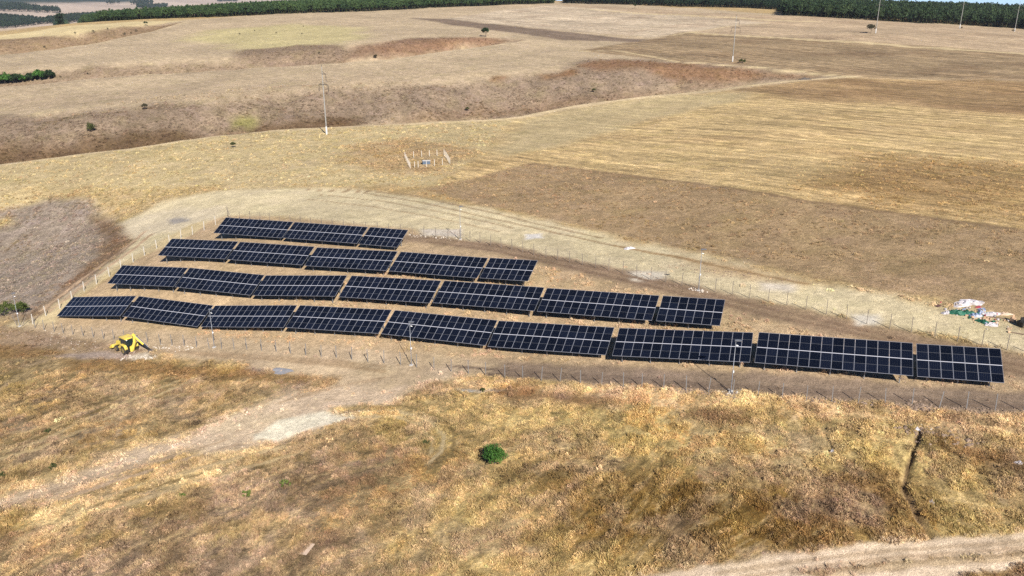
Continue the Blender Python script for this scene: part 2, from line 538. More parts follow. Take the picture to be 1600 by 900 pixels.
# what grows or lies where: outlines read from the photograph, laid on the land
#   name, outline, colour in the sun, edge softness, edge raggedness, rows, roughness
ZONES = [
    ('poly', [(-300, 200), (-300, 90), (0, 80), (300, 30), (865, 3), (1220, 22), (1600, 44), (1900, 60), (1900, 240), (800, 190), (0, 262)], (203, 177, 143), 12, 6, .25, .6),
    # right-hand fields beyond the gully
    ('poly', [(900, 80), (1060, 52), (1080, 50), (1300, 62), (1600, 82), (1900, 100), (1900, 135), (1600, 125), (1340, 121), (1250, 113), (1060, 97)], (170, 142, 108), 2, 1, .9, .35),
    ('poly', [(880, 6), (1220, 25), (1600, 46), (1900, 62), (1900, 102), (1600, 83), (1300, 63), (1080, 51), (1130, 42), (1000, 30), (880, 20)], (200, 171, 138), 3, 1, .6, .35),
    ('poly', [(690, 30), (860, 8), (1000, 20), (1200, 36), (1130, 42), (1020, 58), (900, 50), (800, 40)], (214, 190, 160), 5, 3, .8, .35),
    ('poly', [(640, 28), (700, 30), (800, 41), (900, 53), (1008, 62), (1000, 66.5), (880, 62.5), (780, 49), (690, 36)], (143, 120, 101), 3, 2, .5, .5),
    ('poly', [(290, 62), (330, 48), (460, 38), (560, 42), (570, 62), (480, 76), (380, 78)], (209, 190, 136), 14, 12, .1, .7),
    ('poly', [(-60, 66), (60, 60), (150, 50), (235, 40), (290, 32), (200, 34), (100, 42), (0, 56)], (226, 201, 149), 4, 3, .2, .3),
    # banks of the gullies
    ('poly', [(-60, 262), (0, 256), (200, 230), (430, 201), (650, 190), (800, 182), (900, 163), (1050, 145), (1200, 129), (1300, 121), (1250, 117), (1100, 99), (1000, 93), (920, 96), (860, 112), (740, 128), (640, 132), (540, 138), (430, 150), (330, 164), (200, 172), (0, 180), (-60, 182)], (156, 132, 110), 9, 10, .0, 1.0),
    ('poly', [(-60, 270), (0, 264), (200, 239), (430, 208), (620, 194), (560, 184), (430, 190), (260, 205), (120, 214), (0, 224), (-60, 228)], (120, 93, 68), 7, 8, .0, 1.0),
    ('poly', [(640, 190), (800, 182), (900, 163), (1050, 145), (1150, 135), (1060, 138), (930, 150), (800, 170), (720, 178)], (150, 120, 94), 8, 9, .0, 1.0),
    ('poly', [(905, 104), (960, 94), (1060, 97), (1200, 112), (1280, 121), (1180, 128), (1080, 124), (1000, 112), (930, 110)], (154, 114, 84), 6, 8, .0, 1.0),
    ('poly', [(840, 118), (900, 108), (905, 116), (850, 124)], (150, 110, 78), 3, 3, .0, 1.0),
    ('poly', [(760, 124), (790, 118), (795, 121), (770, 128)], (148, 108, 78), 3, 3, .0, 1.0),
    ('poly', [(355, 188), (375, 180), (400, 186), (395, 200), (360, 202)], (150, 140, 84), 3, 4, .0, 1.0),
    ('poly', [(535, 98), (610, 93), (700, 79), (770, 69), (815, 63), (790, 60), (740, 58), (640, 60), (585, 68), (545, 76), (520, 90)], (150, 116, 92), 6, 6, .0, 1.0),
    ('poly', [(600, 76), (690, 63), (770, 60), (800, 64), (740, 70), (660, 78)], (156, 114, 86), 8, 8, .0, 1.0),
    ('poly', [(380, 78), (470, 71), (540, 72), (560, 82), (530, 98), (470, 104), (400, 107), (360, 102)], (156, 130, 106), 6, 6, .0, 1.0),
    ('poly', [(-60, 122), (100, 110), (300, 98), (400, 100), (400, 108), (200, 120), (0, 137), (-60, 143)], (162, 136, 110), 6, 6, .0, 1.0),
    ('poly', [(-60, 92), (0, 86), (150, 67), (240, 49), (288, 34), (220, 40), (160, 46), (130, 55), (0, 62), (-60, 68)], (160, 130, 100), 6, 6, .0, 1.0),
    ('poly', [(-60, 160), (100, 150), (400, 128), (700, 106), (760, 112), (640, 128), (430, 148), (330, 162), (0, 176)], (194, 168, 136), 8, 8, .0, .8),
    # the spur with the near brink and the grave plot
    ('poly', [(-80, 330), (-80, 268), (0, 259), (200, 233), (430, 204), (650, 193), (800, 186), (760, 240), (680, 290), (560, 290), (330, 300), (200, 335), (100, 312), (0, 326)], (214, 188, 138), 3, 3, .0, .8),
    ('poly', [(540, 228), (640, 214), (740, 232), (700, 270), (600, 276), (540, 256)], (196, 163, 118), 5, 5, .0, 1.0),
    ('poly', [(0, 300), (60, 290), (200, 300), (330, 288), (420, 300), (330, 320), (210, 350), (140, 335), (60, 318)], (204, 174, 124), 4, 5, .0, 1.0),
    # big stubble field on the right
    ('poly', [(680, 290), (760, 240), (800, 187), (900, 170), (1050, 150), (1200, 135), (1335, 122), (1600, 128), (2000, 150), (2000, 560), (1600, 500), (1480, 470), (1300, 440), (1100, 395), (900, 352), (780, 325)], (224, 189, 132), 2, 2, .85, .7),
    ('poly', [(800, 187), (900, 170), (1050, 150), (1180, 140), (1150, 160), (1000, 190), (860, 230), (770, 250)], (210, 184, 136), 6, 6, .3, .6),
    ('poly', [(1150, 140), (1335, 122), (1600, 128), (2000, 150), (2000, 200), (1600, 180), (1400, 165), (1250, 160)], (178, 142, 100), 12, 14, .8, .6),
    ('poly', [(1280, 290), (1380, 250), (1600, 260), (2000, 320), (2000, 400), (1600, 330), (1400, 320)], (194, 156, 104), 14, 18, .8, .8),
    ('poly', [(660, 296), (830, 254), (960, 270), (1250, 312), (1600, 359), (2000, 420), (2000, 570), (1600, 500), (1480, 470), (1300, 440), (1100, 395), (900, 352), (760, 322)], (184, 152, 114), 1.2, 1.0, .12, .8),
    # pale trampled verge round the park
    ('poly', [(186, 352), (250, 318), (340, 298), (560, 296), (740, 322), (900, 356), (1100, 398), (1300, 444), (1480, 474), (1600, 506), (2000, 600), (2000, 690), (1600, 600), (1420, 535), (1140, 470), (840, 408), (640, 362), (350, 338), (270, 370), (190, 414), (110, 464), (60, 520), (10, 512), (60, 490), (130, 430), (200, 382)], (232, 211, 168), 2.5, 2.5, .0, .42),
    ('poly', [(180, 352), (250, 330), (350, 322), (345, 340), (280, 362), (200, 374)], (230, 210, 176), 3, 2, .0, .2),
    ('poly', [(1060, 400), (1180, 420), (1300, 445), (1200, 440), (1080, 412)], (212, 176, 130), 3, 4, .0, .5),
    ('poly', [(1190, 470), (1330, 498), (1480, 530), (1600, 556), (1600, 566), (1460, 542), (1320, 508), (1180, 478)], (186, 156, 96), 1.2, 1.5, .0, 1.0),
    # earth inside the park
    ('poly', [(350, 338), (640, 358), (840, 405), (1140, 468), (1420, 530), (1620, 585), (1640, 640), (1400, 625), (1100, 606), (800, 586), (560, 560), (330, 540), (150, 522), (70, 512), (100, 490), (180, 430), (270, 372)], (208, 175, 136), 1.5, 1.5, .0, .6),
    ('poly', [(40, 500), (110, 462), (200, 405), (290, 355), (330, 340), (300, 366), (200, 412), (120, 466), (90, 495), (80, 514), (40, 516)], (222, 196, 148), 1, 1, .0, .3),
    ('band', [(636, 372, 2.2), (760, 384, 2.6), (850, 404, 2.8), (1000, 436, 2.8), (1150, 474, 2.8), (1300, 506, 2.8), (1450, 540, 2.8), (1620, 580, 3)], (168, 138, 110), 1.2, 1.0, .0, .5),
    ('band', [(700, 568, 1.3), (820, 577, 1.8), (1000, 590, 2.2), (1200, 602, 2.4), (1400, 618, 2.4), (1620, 634, 2.6)], (160, 134, 112), 0.8, .7, .0, .5),
    ('band', [(40, 512, 1.6), (160, 522, 2.4), (330, 546, 3.2), (500, 560, 3.0), (640, 566, 2.5), (760, 574, 1.8)], (208, 178, 142), 1.0, 1.0, .0, .5),
    # brush bowl on the left
    ('poly', [(-60, 330), (0, 324), (100, 308), (165, 338), (200, 372), (178, 402), (130, 440), (80, 478), (40, 506), (0, 500), (-60, 510)], (172, 152, 134), 3, 4, .0, 1.0),
    ('poly', [(140, 338), (175, 345), (212, 372), (190, 398), (120, 446), (70, 486), (40, 500), (90, 458), (150, 400), (165, 372)], (147, 117, 92), 2, 2, .0, 1.0),
    ('poly', [(-30, 345), (20, 338), (30, 350), (-20, 364)], (196, 170, 118), 2, 2, .0, 1.0),
    # bare bank beside the park's left corner
    ('poly', [(-80, 512), (0, 506), (60, 516), (120, 528), (180, 536), (260, 560), (160, 556), (60, 548), (-80, 545)], (172, 142, 112), 1, 1, .0, .8),
    # meadow
    ('poly', [(-100, 548), (60, 548), (160, 556), (260, 562), (420, 572), (540, 584), (470, 622), (360, 660), (200, 700), (60, 745), (-100, 800)], (168, 140, 98), 1.6, 2.2, .0, 1.0),
    ('poly', [(640, 600), (760, 602), (1000, 612), (1300, 634), (1620, 664), (1900, 690), (1900, 860), (1600, 838), (1400, 852), (1160, 882), (1000, 902), (900, 1000), (-100, 1000), (-200, 900), (100, 830), (380, 720), (560, 640)], (194, 164, 108), 1.0, 1.4, .0, 1.0),
    ('poly', [(0, 880), (150, 800), (380, 730), (560, 660), (700, 680), (640, 760), (560, 900), (300, 960)], (152, 124, 94), 6, 9, .0, 1.0),
    ('poly', [(-60, 830), (60, 790), (260, 760), (240, 850), (60, 900), (-60, 900)], (172, 140, 84), 5, 8, .0, 1.0),
    ('poly', [(880, 780), (1150, 740), (1420, 770), (1440, 830), (1300, 860), (1000, 890), (860, 880)], (136, 102, 50), 6, 9, .0, 1.0),
    ('poly', [(760, 640), (1000, 630), (1300, 660), (1420, 700), (1300, 740), (1000, 720), (800, 690)], (212, 182, 120), 5, 8, .0, 1.0),
    ('poly', [(1290, 760), (1380, 742), (1420, 790), (1330, 830), (1280, 800)], (150, 114, 72), 3, 4, .0, 1.0),
    ('poly', [(1440, 670), (1540, 690), (1640, 720), (1640, 760), (1540, 740), (1460, 700)], (146, 110, 68), 1.5, 2.5, .0, 1.0),
    # sandy dry bank below the front fence
    ('poly', [(640, 592), (760, 596), (1000, 602), (1200, 616), (1400, 634), (1640, 652), (1640, 690), (1500, 672), (1300, 654), (1100, 640), (960, 628), (780, 614), (660, 612)], (228, 188, 138), .8, 1.2, .0, 1.0),
    ('poly', [(770, 612), (830, 606), (930, 620), (960, 630), (900, 634), (800, 626)], (150, 110, 76), 1.2, 1.6, .0, 1.0),
    ('poly', [(1085, 648), (1130, 640), (1180, 652), (1170, 664), (1110, 660)], (150, 112, 78), 1.2, 1.6, .0, 1.0),
    ('poly', [(-40, 540), (40, 540), (100, 548), (100, 556), (0, 560), (-40, 556)], (154, 116, 74), 1.2, 1.0, .0, 1.0),
    ('poly', [(95, 562), (200, 562), (330, 574), (450, 582), (530, 592), (520, 598), (380, 594), (240, 586), (110, 578)], (152, 116, 72), 1.2, 1.0, .0, 1.0),
    # the earth track and its turning place
    ('poly', [(-60, 826), (-60, 786), (0, 771), (99, 738), (181, 709), (308, 668), (385, 638), (483, 610), (548, 590), (549, 562), (648, 578), (709, 588), (659, 602), (615, 630), (571, 648), (429, 690), (379, 698), (275, 714), (181, 746), (77, 780), (0, 806)], (226, 196, 164), 2.4, 3.0, .0, .56),
    ('poly', [(400, 560), (640, 578), (690, 592), (600, 606), (480, 592), (380, 578)], (216, 186, 150), .9, 1.0, .0, .42),
    ('poly', [(393, 681), (440, 657), (522, 638), (576, 638), (571, 650), (495, 668), (429, 689), (396, 688)], (248, 234, 204), .5, .8, .0, .3),
    ('poly', [(40, 812), (180, 764), (330, 716), (430, 700), (340, 744), (210, 792), (90, 836)], (214, 184, 132), 2, 3, .0, .95),
    ('poly', [(520, 640), (620, 632), (690, 652), (716, 690), (690, 720), (670, 706), (676, 680), (640, 656), (560, 650)], (196, 166, 112), .9, 1.5, .0, .85),
    ('poly', [(590, 652), (640, 658), (672, 684), (664, 704), (610, 700), (580, 680)], (166, 140, 86), .6, .8, .0, 1.0),
    # road at the lower right
    ('poly', [(950, 915), (1080, 890), (1180, 872), (1400, 848), (1600, 832), (1900, 815), (1900, 1000), (900, 1000)], (242, 212, 180), .5, .7, .0, .42),
    ('poly', [(1240, 896), (1420, 874), (1640, 856), (1640, 866), (1440, 886), (1300, 904)], (176, 146, 112), .3, .4, .0, .7),
    ('poly', [(1470, 912), (1540, 890), (1640, 876), (1640, 920)], (142, 110, 70), .3, .4, .0, .9),
    # white spoil, ash and grey mud
    ('poly', [(820, 366), (845, 364), (848, 372), (822, 374)], (240, 232, 222), .6, .6, .0, .2),
    ('poly', [(985, 424), (1040, 424), (1040, 436), (990, 438)], (232, 218, 196), 1.2, .8, .0, .2),
    ('poly', [(1185, 440), (1240, 446), (1236, 456), (1190, 452)], (228, 212, 190), 1.2, .8, .0, .2),
    ('poly', [(1335, 492), (1372, 492), (1372, 508), (1340, 508)], (232, 220, 200), 1.0, .8, .0, .2),
    ('poly', [(655, 358), (720, 358), (720, 370), (660, 368)], (222, 206, 188), 1.0, .6, .0, .2),
    ('poly', [(262, 342), (292, 338), (296, 346), (270, 350)], (176, 166, 156), .8, .8, .0, .3),
    ('poly', [(195, 556), (230, 552), (242, 558), (210, 564)], (232, 212, 188), .5, .5, .0, .4),
    ('poly', [(60, 556), (170, 548), (210, 554), (190, 562), (110, 560)], (188, 164, 148), .6, .6, .0, .6),
    ('poly', [(385, 578), (408, 575), (412, 582), (390, 584)], (156, 148, 142), .4, .4, .0, .3),
    ('poly', [(715, 609), (790, 610), (785, 614), (720, 613)], (196, 190, 182), .3, .3, .0, .3),
    ('poly', [(862, 617), (890, 618), (892, 625), (868, 624)], (172, 160, 152), .3, .3, .0, .3),
]
for g, w_, c_ in ((GULLIES[0], 2.6, (236, 206, 160)), (GULLIES[1], 2.4, (226, 198, 160)), (GULLIES[2], 2.2, (222, 194, 154))):
    ZONES.append(('world', [(q[0], q[1], w_) for q in g], c_, 2.2, 1.6, .0, .5))
ZONES.append(('world', [(q[0], q[1], .16) for q in TRENCH], (132, 104, 74), .12, .2, .0, .6))
TRACKS = [
    ([(66, 484), (100, 458), (150, 420), (196, 388), (226, 362)], .5, (206, 170, 136)), ([(78, 486), (112, 460), (160, 424), (206, 391), (236, 366)], .5, (208, 172, 138)),
    ([(50, 502), (84, 474), (130, 438), (186, 396), (210, 378)], .25, (150, 122, 98)),
    ([(-20, 712), (50, 694), (100, 672), (160, 645), (220, 618), (290, 590)], .30, (206, 176, 128)), ([(-20, 722), (56, 702), (110, 680), (170, 652), (232, 624), (300, 594)], .30, (206, 176, 128)),
    ([(-20, 700), (60, 684), (110, 662), (170, 634)], .30, (140, 114, 70)),
    ([(560, 644), (620, 642), (668, 656), (694, 680), (690, 706), (668, 724)], .22, (216, 188, 140)), ([(560, 652), (616, 650), (656, 664), (676, 686), (674, 706)], .20, (214, 186, 138)),
    ([(570, 636), (630, 634), (684, 650), (712, 678), (706, 708)], .22, (146, 120, 74)),
    ([(120, 790), (240, 752), (340, 724), (440, 700)], .45, (212, 180, 132)), ([(160, 800), (280, 762), (380, 732), (470, 708)], .4, (210, 178, 130)), ([(150, 792), (260, 756), (360, 727)], .3, (150, 122, 78)),
    ([(20, 788), (140, 750), (260, 716), (350, 688)], .3, (198, 166, 134)), ([(60, 792), (180, 752), (290, 718), (370, 694)], .3, (200, 168, 136)), ([(440, 628), (520, 606), (600, 590)], .4, (200, 168, 134)),
    ([(1120, 896), (1250, 878), (1400, 861), (1640, 842)], .25, (204, 174, 142)), ([(1160, 902), (1290, 884), (1440, 868), (1640, 851)], .2, (202, 170, 138)), ([(1300, 900), (1450, 880), (1640, 868)], .25, (218, 186, 148)),
    ([(700, 572), (850, 582), (1050, 596), (1250, 609), (1450, 624), (1640, 638)], .35, (140, 116, 98)), ([(760, 584), (900, 592), (1050, 602), (1250, 615), (1450, 628), (1640, 641)], .35, (138, 114, 96)),
    ([(660, 370), (780, 386), (900, 412), (1050, 446), (1200, 482), (1400, 528), (1620, 578)], .4, (150, 120, 96)), ([(670, 378), (780, 393), (900, 420), (1050, 455), (1200, 492), (1400, 536), (1620, 588)], .4, (150, 120, 96)),
    ([(300, 552), (420, 562), (520, 570), (600, 580)], .4, (186, 154, 120)), ([(250, 548), (380, 554), (480, 562), (600, 572)], .4, (188, 156, 122)),
    ([(470, 296), (560, 300), (660, 316), (760, 340), (860, 362), (960, 384)], .35, (176, 146, 110)), ([(500, 304), (600, 314), (700, 334), (800, 356)], .3, (182, 152, 116)), ([(540, 296), (640, 304), (740, 326), (840, 350), (940, 372)], .35, (170, 140, 104)),
    ([(480, 312), (580, 322), (680, 340), (780, 362)], .25, (190, 160, 122)), ([(960, 384), (1060, 402), (1160, 424), (1260, 444)], .5, (176, 140, 98)),
]
for pix, w, rgb in TRACKS:
    ZONES.append(('band', [p + (w,) for p in pix], rgb, max(.18, w * .6), w * .8, .0, .4))
for pix in ([(900, 14), (1060, 24), (1180, 29.5), (1276, 34)], [(1050, 56), (1090, 49), (1140, 41.5), (1200, 36.5)],
            [(1075, 51.5), (1300, 64.5), (1440, 74), (1620, 86), (1900, 106)], [(905, 81), (960, 78), (1060, 97), (1250, 113), (1335, 121)],
            [(1335, 121), (1270, 124.5), (1200, 131), (1050, 147)]):
    w = {900: 4.0, 1050: 1.3, 1075: 3.2, 905: 1.4, 1335: 1.6}[pix[0][0]]
    ZONES.append(('band', [p + (w,) for p in pix], (226, 199, 152), 1.2, .5, .0, .3))
ZONES.append(('band', [(830, 255, .7), (960, 271, .7), (1250, 313, .7), (1600, 360, .7), (1900, 402, .7)], (160, 128, 94), .5, .8, .0, .6))

tone = np.zeros((len(gx), 3))
mask = np.zeros((len(gx), 3))
tone[:] = alb(200, 172, 124)
mask[:] = (0.0, 0.8, 0.0)
# far country: pale fields and dark copses beyond the crest
fw = sstep(1250, 1600, gr)
cells = vnoise(gx / 420 + 3 * vnoise(gx / 1500, gy / 1500, 5), gy / 260, 77)
farc = alb(206, 186, 168)[None] * (0.8 + 0.45 * cells[:, None])
tone = tone * (1 - fw[:, None]) + farc * fw[:, None]
mask[:, 1] = mask[:, 1] * (1 - fw) + 0.3 * fw

hill = sstep(0.25, 0.4, np.exp(-(((gx + 2950) / 700) ** 2 + ((gy - 4900) / 900) ** 2)) + 0.15 * (fbm(gx / 300, gy / 300, 8) - 0.5))
tone += (np.array((0.02, 0.035, 0.025))[None] - tone) * hill[:, None]
LATE = [(152, 116, 72), (150, 110, 76), (150, 112, 78), (154, 116, 74)]      # red-brown grass, laid over the meadow's streaks


def paint(k, zone, part=1.0):
    global tone, mask
    kind, pix, rgb, fe, wob, rows, rough = zone
    pts = world_line(pix) if kind != 'world' else pix
    soft = 0.86 if kind != 'world' and max(p[1] for p in pix) > 560 and rough > 0.75 else 0.84
    rgb = (rgb[0], rgb[0] - (rgb[0] - rgb[1]) * soft, rgb[0] - (rgb[0] - rgb[2]) * (soft + 0.06))
    wl_ = max(2.0, 2.6 * wob)
    m = (poly_mask if kind == 'poly' else band_mask)(gx, gy, pts, fe, wob, wl_, 100 + k) * part
    tone += (alb(*rgb)[None] - tone) * m[:, None]
    mask += (np.array((rows, rough, 0.0))[None] - mask) * m[:, None]


for k, z in enumerate(ZONES):
    if z[2] not in LATE:
        paint(k, z)

# the near meadow: lodged pale stalks in streaks, grey weeds in patches
ta, tb = at(100, 760), at(500, 645)
tw = math.atan2(tb[1] - ta[1], tb[0] - ta[0])
near = sstep(.6, .85, mask[:, 1]) * (1 - sstep(125, 150, gr)) * (mask[:, 0] < .05)
sel = np.nonzero(near > .01)[0]
sx_, sy_ = gx[sel], gy[sel]
ang = tw + 1.4 * (fbm(sx_ / 30, sy_ / 30, 270, 2) - .5) + 0.5 * sstep(0, 40, sx_)
al_, ac_ = sx_ * np.cos(ang) + sy_ * np.sin(ang), -sx_ * np.sin(ang) + sy_ * np.cos(ang)
nn = near[sel][:, None]
t_ = tone[sel]
mv_ = (sstep(.46, .62, fbm(sx_ / 5, sy_ / 5, 271, 4)) * .40)[:, None] * nn
t_ = t_ + (alb(176, 153, 132)[None] * .92 - t_) * mv_
st_ = (sstep(.52, .68, fbm(ac_ / .55, al_ / 3.2, 272, 4)) * .42)[:, None] * nn
t_ = t_ + (alb(222, 192, 140)[None] - t_) * st_
ol_ = (sstep(.56, .70, fbm(sx_ / 4, sy_ / 4, 273, 4)) * .4)[:, None] * nn
t_ = t_ + (alb(160, 134, 78)[None] - t_) * ol_
t_ = t_ * (1 + nn * (1.0 * (fbm(ac_ / .5, al_ / 2.4, 274, 4) - .5) + .9 * (fbm(sx_ / 1.3, sy_ / 1.3, 275, 3) - .5) + .3 * (fbm(sx_ / 8, sy_ / 8, 276, 3) - .5))[:, None])
tone[sel] = np.clip(t_, .01, .9)
for k, z in enumerate(ZONES):
    if z[2] in LATE:
        paint(k, z, .85)

# direction of the stubble rows
ra, rb = at(900, 262), at(1600, 357)
ROW_DIR = math.atan2(rb[1] - ra[1], rb[0] - ra[0])


def ground_material():
    m, nt, b = new_mat('dry_ground')
    N, L = nt.nodes, nt.links
    at_ = N.new('ShaderNodeAttribute'); at_.attribute_name = 'tone'
    mk = N.new('ShaderNodeAttribute'); mk.attribute_name = 'mask'
    sp = N.new('ShaderNodeSeparateColor'); L.new(mk.outputs['Color'], sp.inputs[0])
    tc = N.new('ShaderNodeTexCoord')

    def noise(scale, detail=5, rough=0.6, vec=None):
        n = N.new('ShaderNodeTexNoise'); n.inputs['Scale'].default_value = scale
        n.inputs['Detail'].default_value = detail; n.inputs['Roughness'].default_value = rough
        L.new(vec if vec is not None else tc.outputs['Object'], n.inputs['Vector'])
        return n.outputs[0]

    def rng(v, a, c, lo, hi):
        r = N.new('ShaderNodeMapRange')
        for i, q in enumerate((a, c, lo, hi)): r.inputs[i + 1].default_value = q
        L.new(v, r.inputs[0]); return r.outputs[0]

    def mul(a, c):
        q = N.new('ShaderNodeMath'); q.operation = 'MULTIPLY'
        for i, s_ in enumerate((a, c)):
            if isinstance(s_, (int, float)): q.inputs[i].default_value = s_
            else: L.new(s_, q.inputs[i])
        return q.outputs[0]

    def mixf(fac, a, c):
        q = N.new('ShaderNodeMix'); q.data_type = 'FLOAT'
        for i, s_ in zip((0, 2, 3), (fac, a, c)):
            if isinstance(s_, (int, float)): q.inputs[i].default_value = s_
            else: L.new(s_, q.inputs[i])
        return q.outputs[0]

    def tint(fac, col, prev):
        q = N.new('ShaderNodeMix'); q.data_type = 'RGBA'; q.blend_type = 'MULTIPLY'
        L.new(fac, q.inputs[0]); L.new(prev, q.inputs[6]); q.inputs[7].default_value = (*col, 1)
        return q.outputs[2]

    big = rng(noise(0.03, 4), 0.3, 0.7, 0.84, 1.16)
    mid = mul(rng(noise(0.32, 5), 0.3, 0.7, 0.72, 1.28), rng(noise(0.95, 4, 0.7), 0.3, 0.7, 0.66, 1.34))
    fine = rng(noise(2.6, 5, 0.75), 0.28, 0.72, 0.40, 1.60)
    grit = rng(noise(9.0, 3, 0.75), 0.3, 0.7, 0.62, 1.38)
    f = mul(big, mixf(sp.outputs[1], 1.0, mid))
    f = mul(f, mixf(mul(sp.outputs[1], 0.9), rng(noise(1.2, 6, 0.8), 0.3, 0.7, 0.64, 1.36), fine))
    f = mul(f, grit)
    f = mul(f, rng(noise(0.21, 4, 0.7), 0.3, 0.7, 0.84, 1.16))
    # rows left by the drill and the harvester
    mp = N.new('ShaderNodeMapping'); mp.inputs['Rotation'].default_value = (0, 0, -ROW_DIR)
    mp.inputs['Scale'].default_value = (0.035, 1.0, 1.0)
    vr = N.new('ShaderNodeVectorRotate'); vr.rotation_type = 'Z_AXIS'; vr.inputs['Angle'].default_value = -ROW_DIR
    L.new(tc.outputs['Object'], vr.inputs['Vector'])
    ms = N.new('ShaderNodeVectorMath'); ms.operation = 'MULTIPLY'; ms.inputs[1].default_value = (0.22, 1.15, 0.2)
    L.new(vr.outputs[0], ms.inputs[0])
    r1 = rng(noise(1.0, 3, 0.6, ms.outputs[0]), 0.34, 0.66, 0.56, 1.40)
    m2 = N.new('ShaderNodeVectorMath'); m2.operation = 'MULTIPLY'; m2.inputs[1].default_value = (0.018, 0.22, 0.1)
    L.new(vr.outputs[0], m2.inputs[0])
    r2 = rng(noise(1.0, 3, 0.6, m2.outputs[0]), 0.34, 0.66, 0.70, 1.28)
    m3 = N.new('ShaderNodeVectorMath'); m3.operation = 'MULTIPLY'; m3.inputs[1].default_value = (0.006, 0.04, 0.05)
    L.new(vr.outputs[0], m3.inputs[0])
    r3 = rng(noise(1.0, 5, 0.7, m3.outputs[0]), 0.34, 0.66, 0.84, 1.14)
    # swaths of the harvester, about five metres apart and broken here and there
    sy2 = N.new('ShaderNodeSeparateXYZ'); L.new(vr.outputs[0], sy2.inputs[0])
    ph = N.new('ShaderNodeMath'); ph.operation = 'MULTIPLY_ADD'; ph.inputs[1].default_value = 6.283 / 5.2
    L.new(sy2.outputs[1], ph.inputs[0]); L.new(mul(noise(0.02, 2), 9.0), ph.inputs[2])
    sn = N.new('ShaderNodeMath'); sn.operation = 'SINE'; L.new(ph.outputs[0], sn.inputs[0])
    r4 = mixf(rng(noise(0.05, 3), 0.35, 0.6, 0.2, 1.0), 1.0, rng(sn.outputs[0], -1.0, 1.0, 0.80, 1.18))
    f = mul(f, mixf(sp.outputs[0], 1.0, mul(mul(mul(r1, r2), r3), r4)))
    col = at_.outputs['Color']
    col = tint(mul(rng(noise(0.11, 5), 0.5, 0.72, 0, 0.55), sp.outputs[1]), (0.86, 0.92, 0.70), col)
    col = tint(mul(rng(noise(0.16, 5), 0.5, 0.70, 0, 0.55), sp.outputs[1]), (0.84, 0.82, 0.98), col)
    col = tint(mul(rng(noise(0.028, 6, 0.65), 0.48, 0.66, 0, 0.85), sp.outputs[0]), (0.74, 0.68, 0.66), col)
    mx = N.new('ShaderNodeVectorMath'); mx.operation = 'SCALE'
    L.new(col, mx.inputs[0]); L.new(f, mx.inputs['Scale'])
    L.new(mx.outputs[0], b.inputs['Base Color'])
    b.inputs['Roughness'].default_value = 0.95
    b.inputs['Specular IOR Level'].default_value = 0.1
    bp = N.new('ShaderNodeBump'); bp.inputs['Strength'].default_value = 0.5; bp.inputs['Distance'].default_value = 0.25
    L.new(mul(f, mixf(sp.outputs[1], 0.35, 1.0)), bp.inputs['Height'])
    L.new(bp.outputs[0], b.inputs['Normal'])
    return m


def build_ground():
    me = bpy.data.meshes.new('ground')
    nv = len(gx)
    me.vertices.add(nv + 1)
    co = np.stack([gx, gy, gh + EYE], 1)
    z0 = gz(0.0, 0.0)
    me.vertices.foreach_set('co', np.concatenate([co, [[0, 0, z0]]]).astype(np.float32).ravel())
    i, j = np.meshgrid(np.arange(NR - 1), np.arange(NA), indexing='ij')
    j2 = (j + 1) % NA
    q = np.stack([i * NA + j, (i + 1) * NA + j, (i + 1) * NA + j2, i * NA + j2], -1).reshape(-1, 4)
    j = np.arange(NA)
    t = np.stack([np.full(NA, nv), j, (j + 1) % NA], 1)
    loops = np.concatenate([q.ravel(), t.ravel()]).astype(np.int32)
    me.loops.add(len(loops))
    me.loops.foreach_set('vertex_index', loops)
    st = np.concatenate([np.arange(len(q)) * 4, len(q) * 4 + np.arange(NA) * 3]).astype(np.int32)
    me.polygons.add(len(st))
    me.polygons.foreach_set('loop_start', st)
    me.update(calc_edges=True)
    me.polygons.foreach_set('use_smooth', np.ones(len(st), bool))
    for nm, arr in (('tone', tone), ('mask', mask)):
        a = me.attributes.new(nm, 'FLOAT_COLOR', 'POINT')
        buf = np.ones((nv + 1, 4), np.float32)
        buf[:nv, :3] = arr
        a.data.foreach_set('color', buf.ravel())
    me.materials.append(ground_material())
    me.validate()
    o = link('ground', me)
    return tag(o, 'dry straw-coloured rolling farmland with bare earth, stubble and gullies', 'ground', kind='structure')


build_ground()
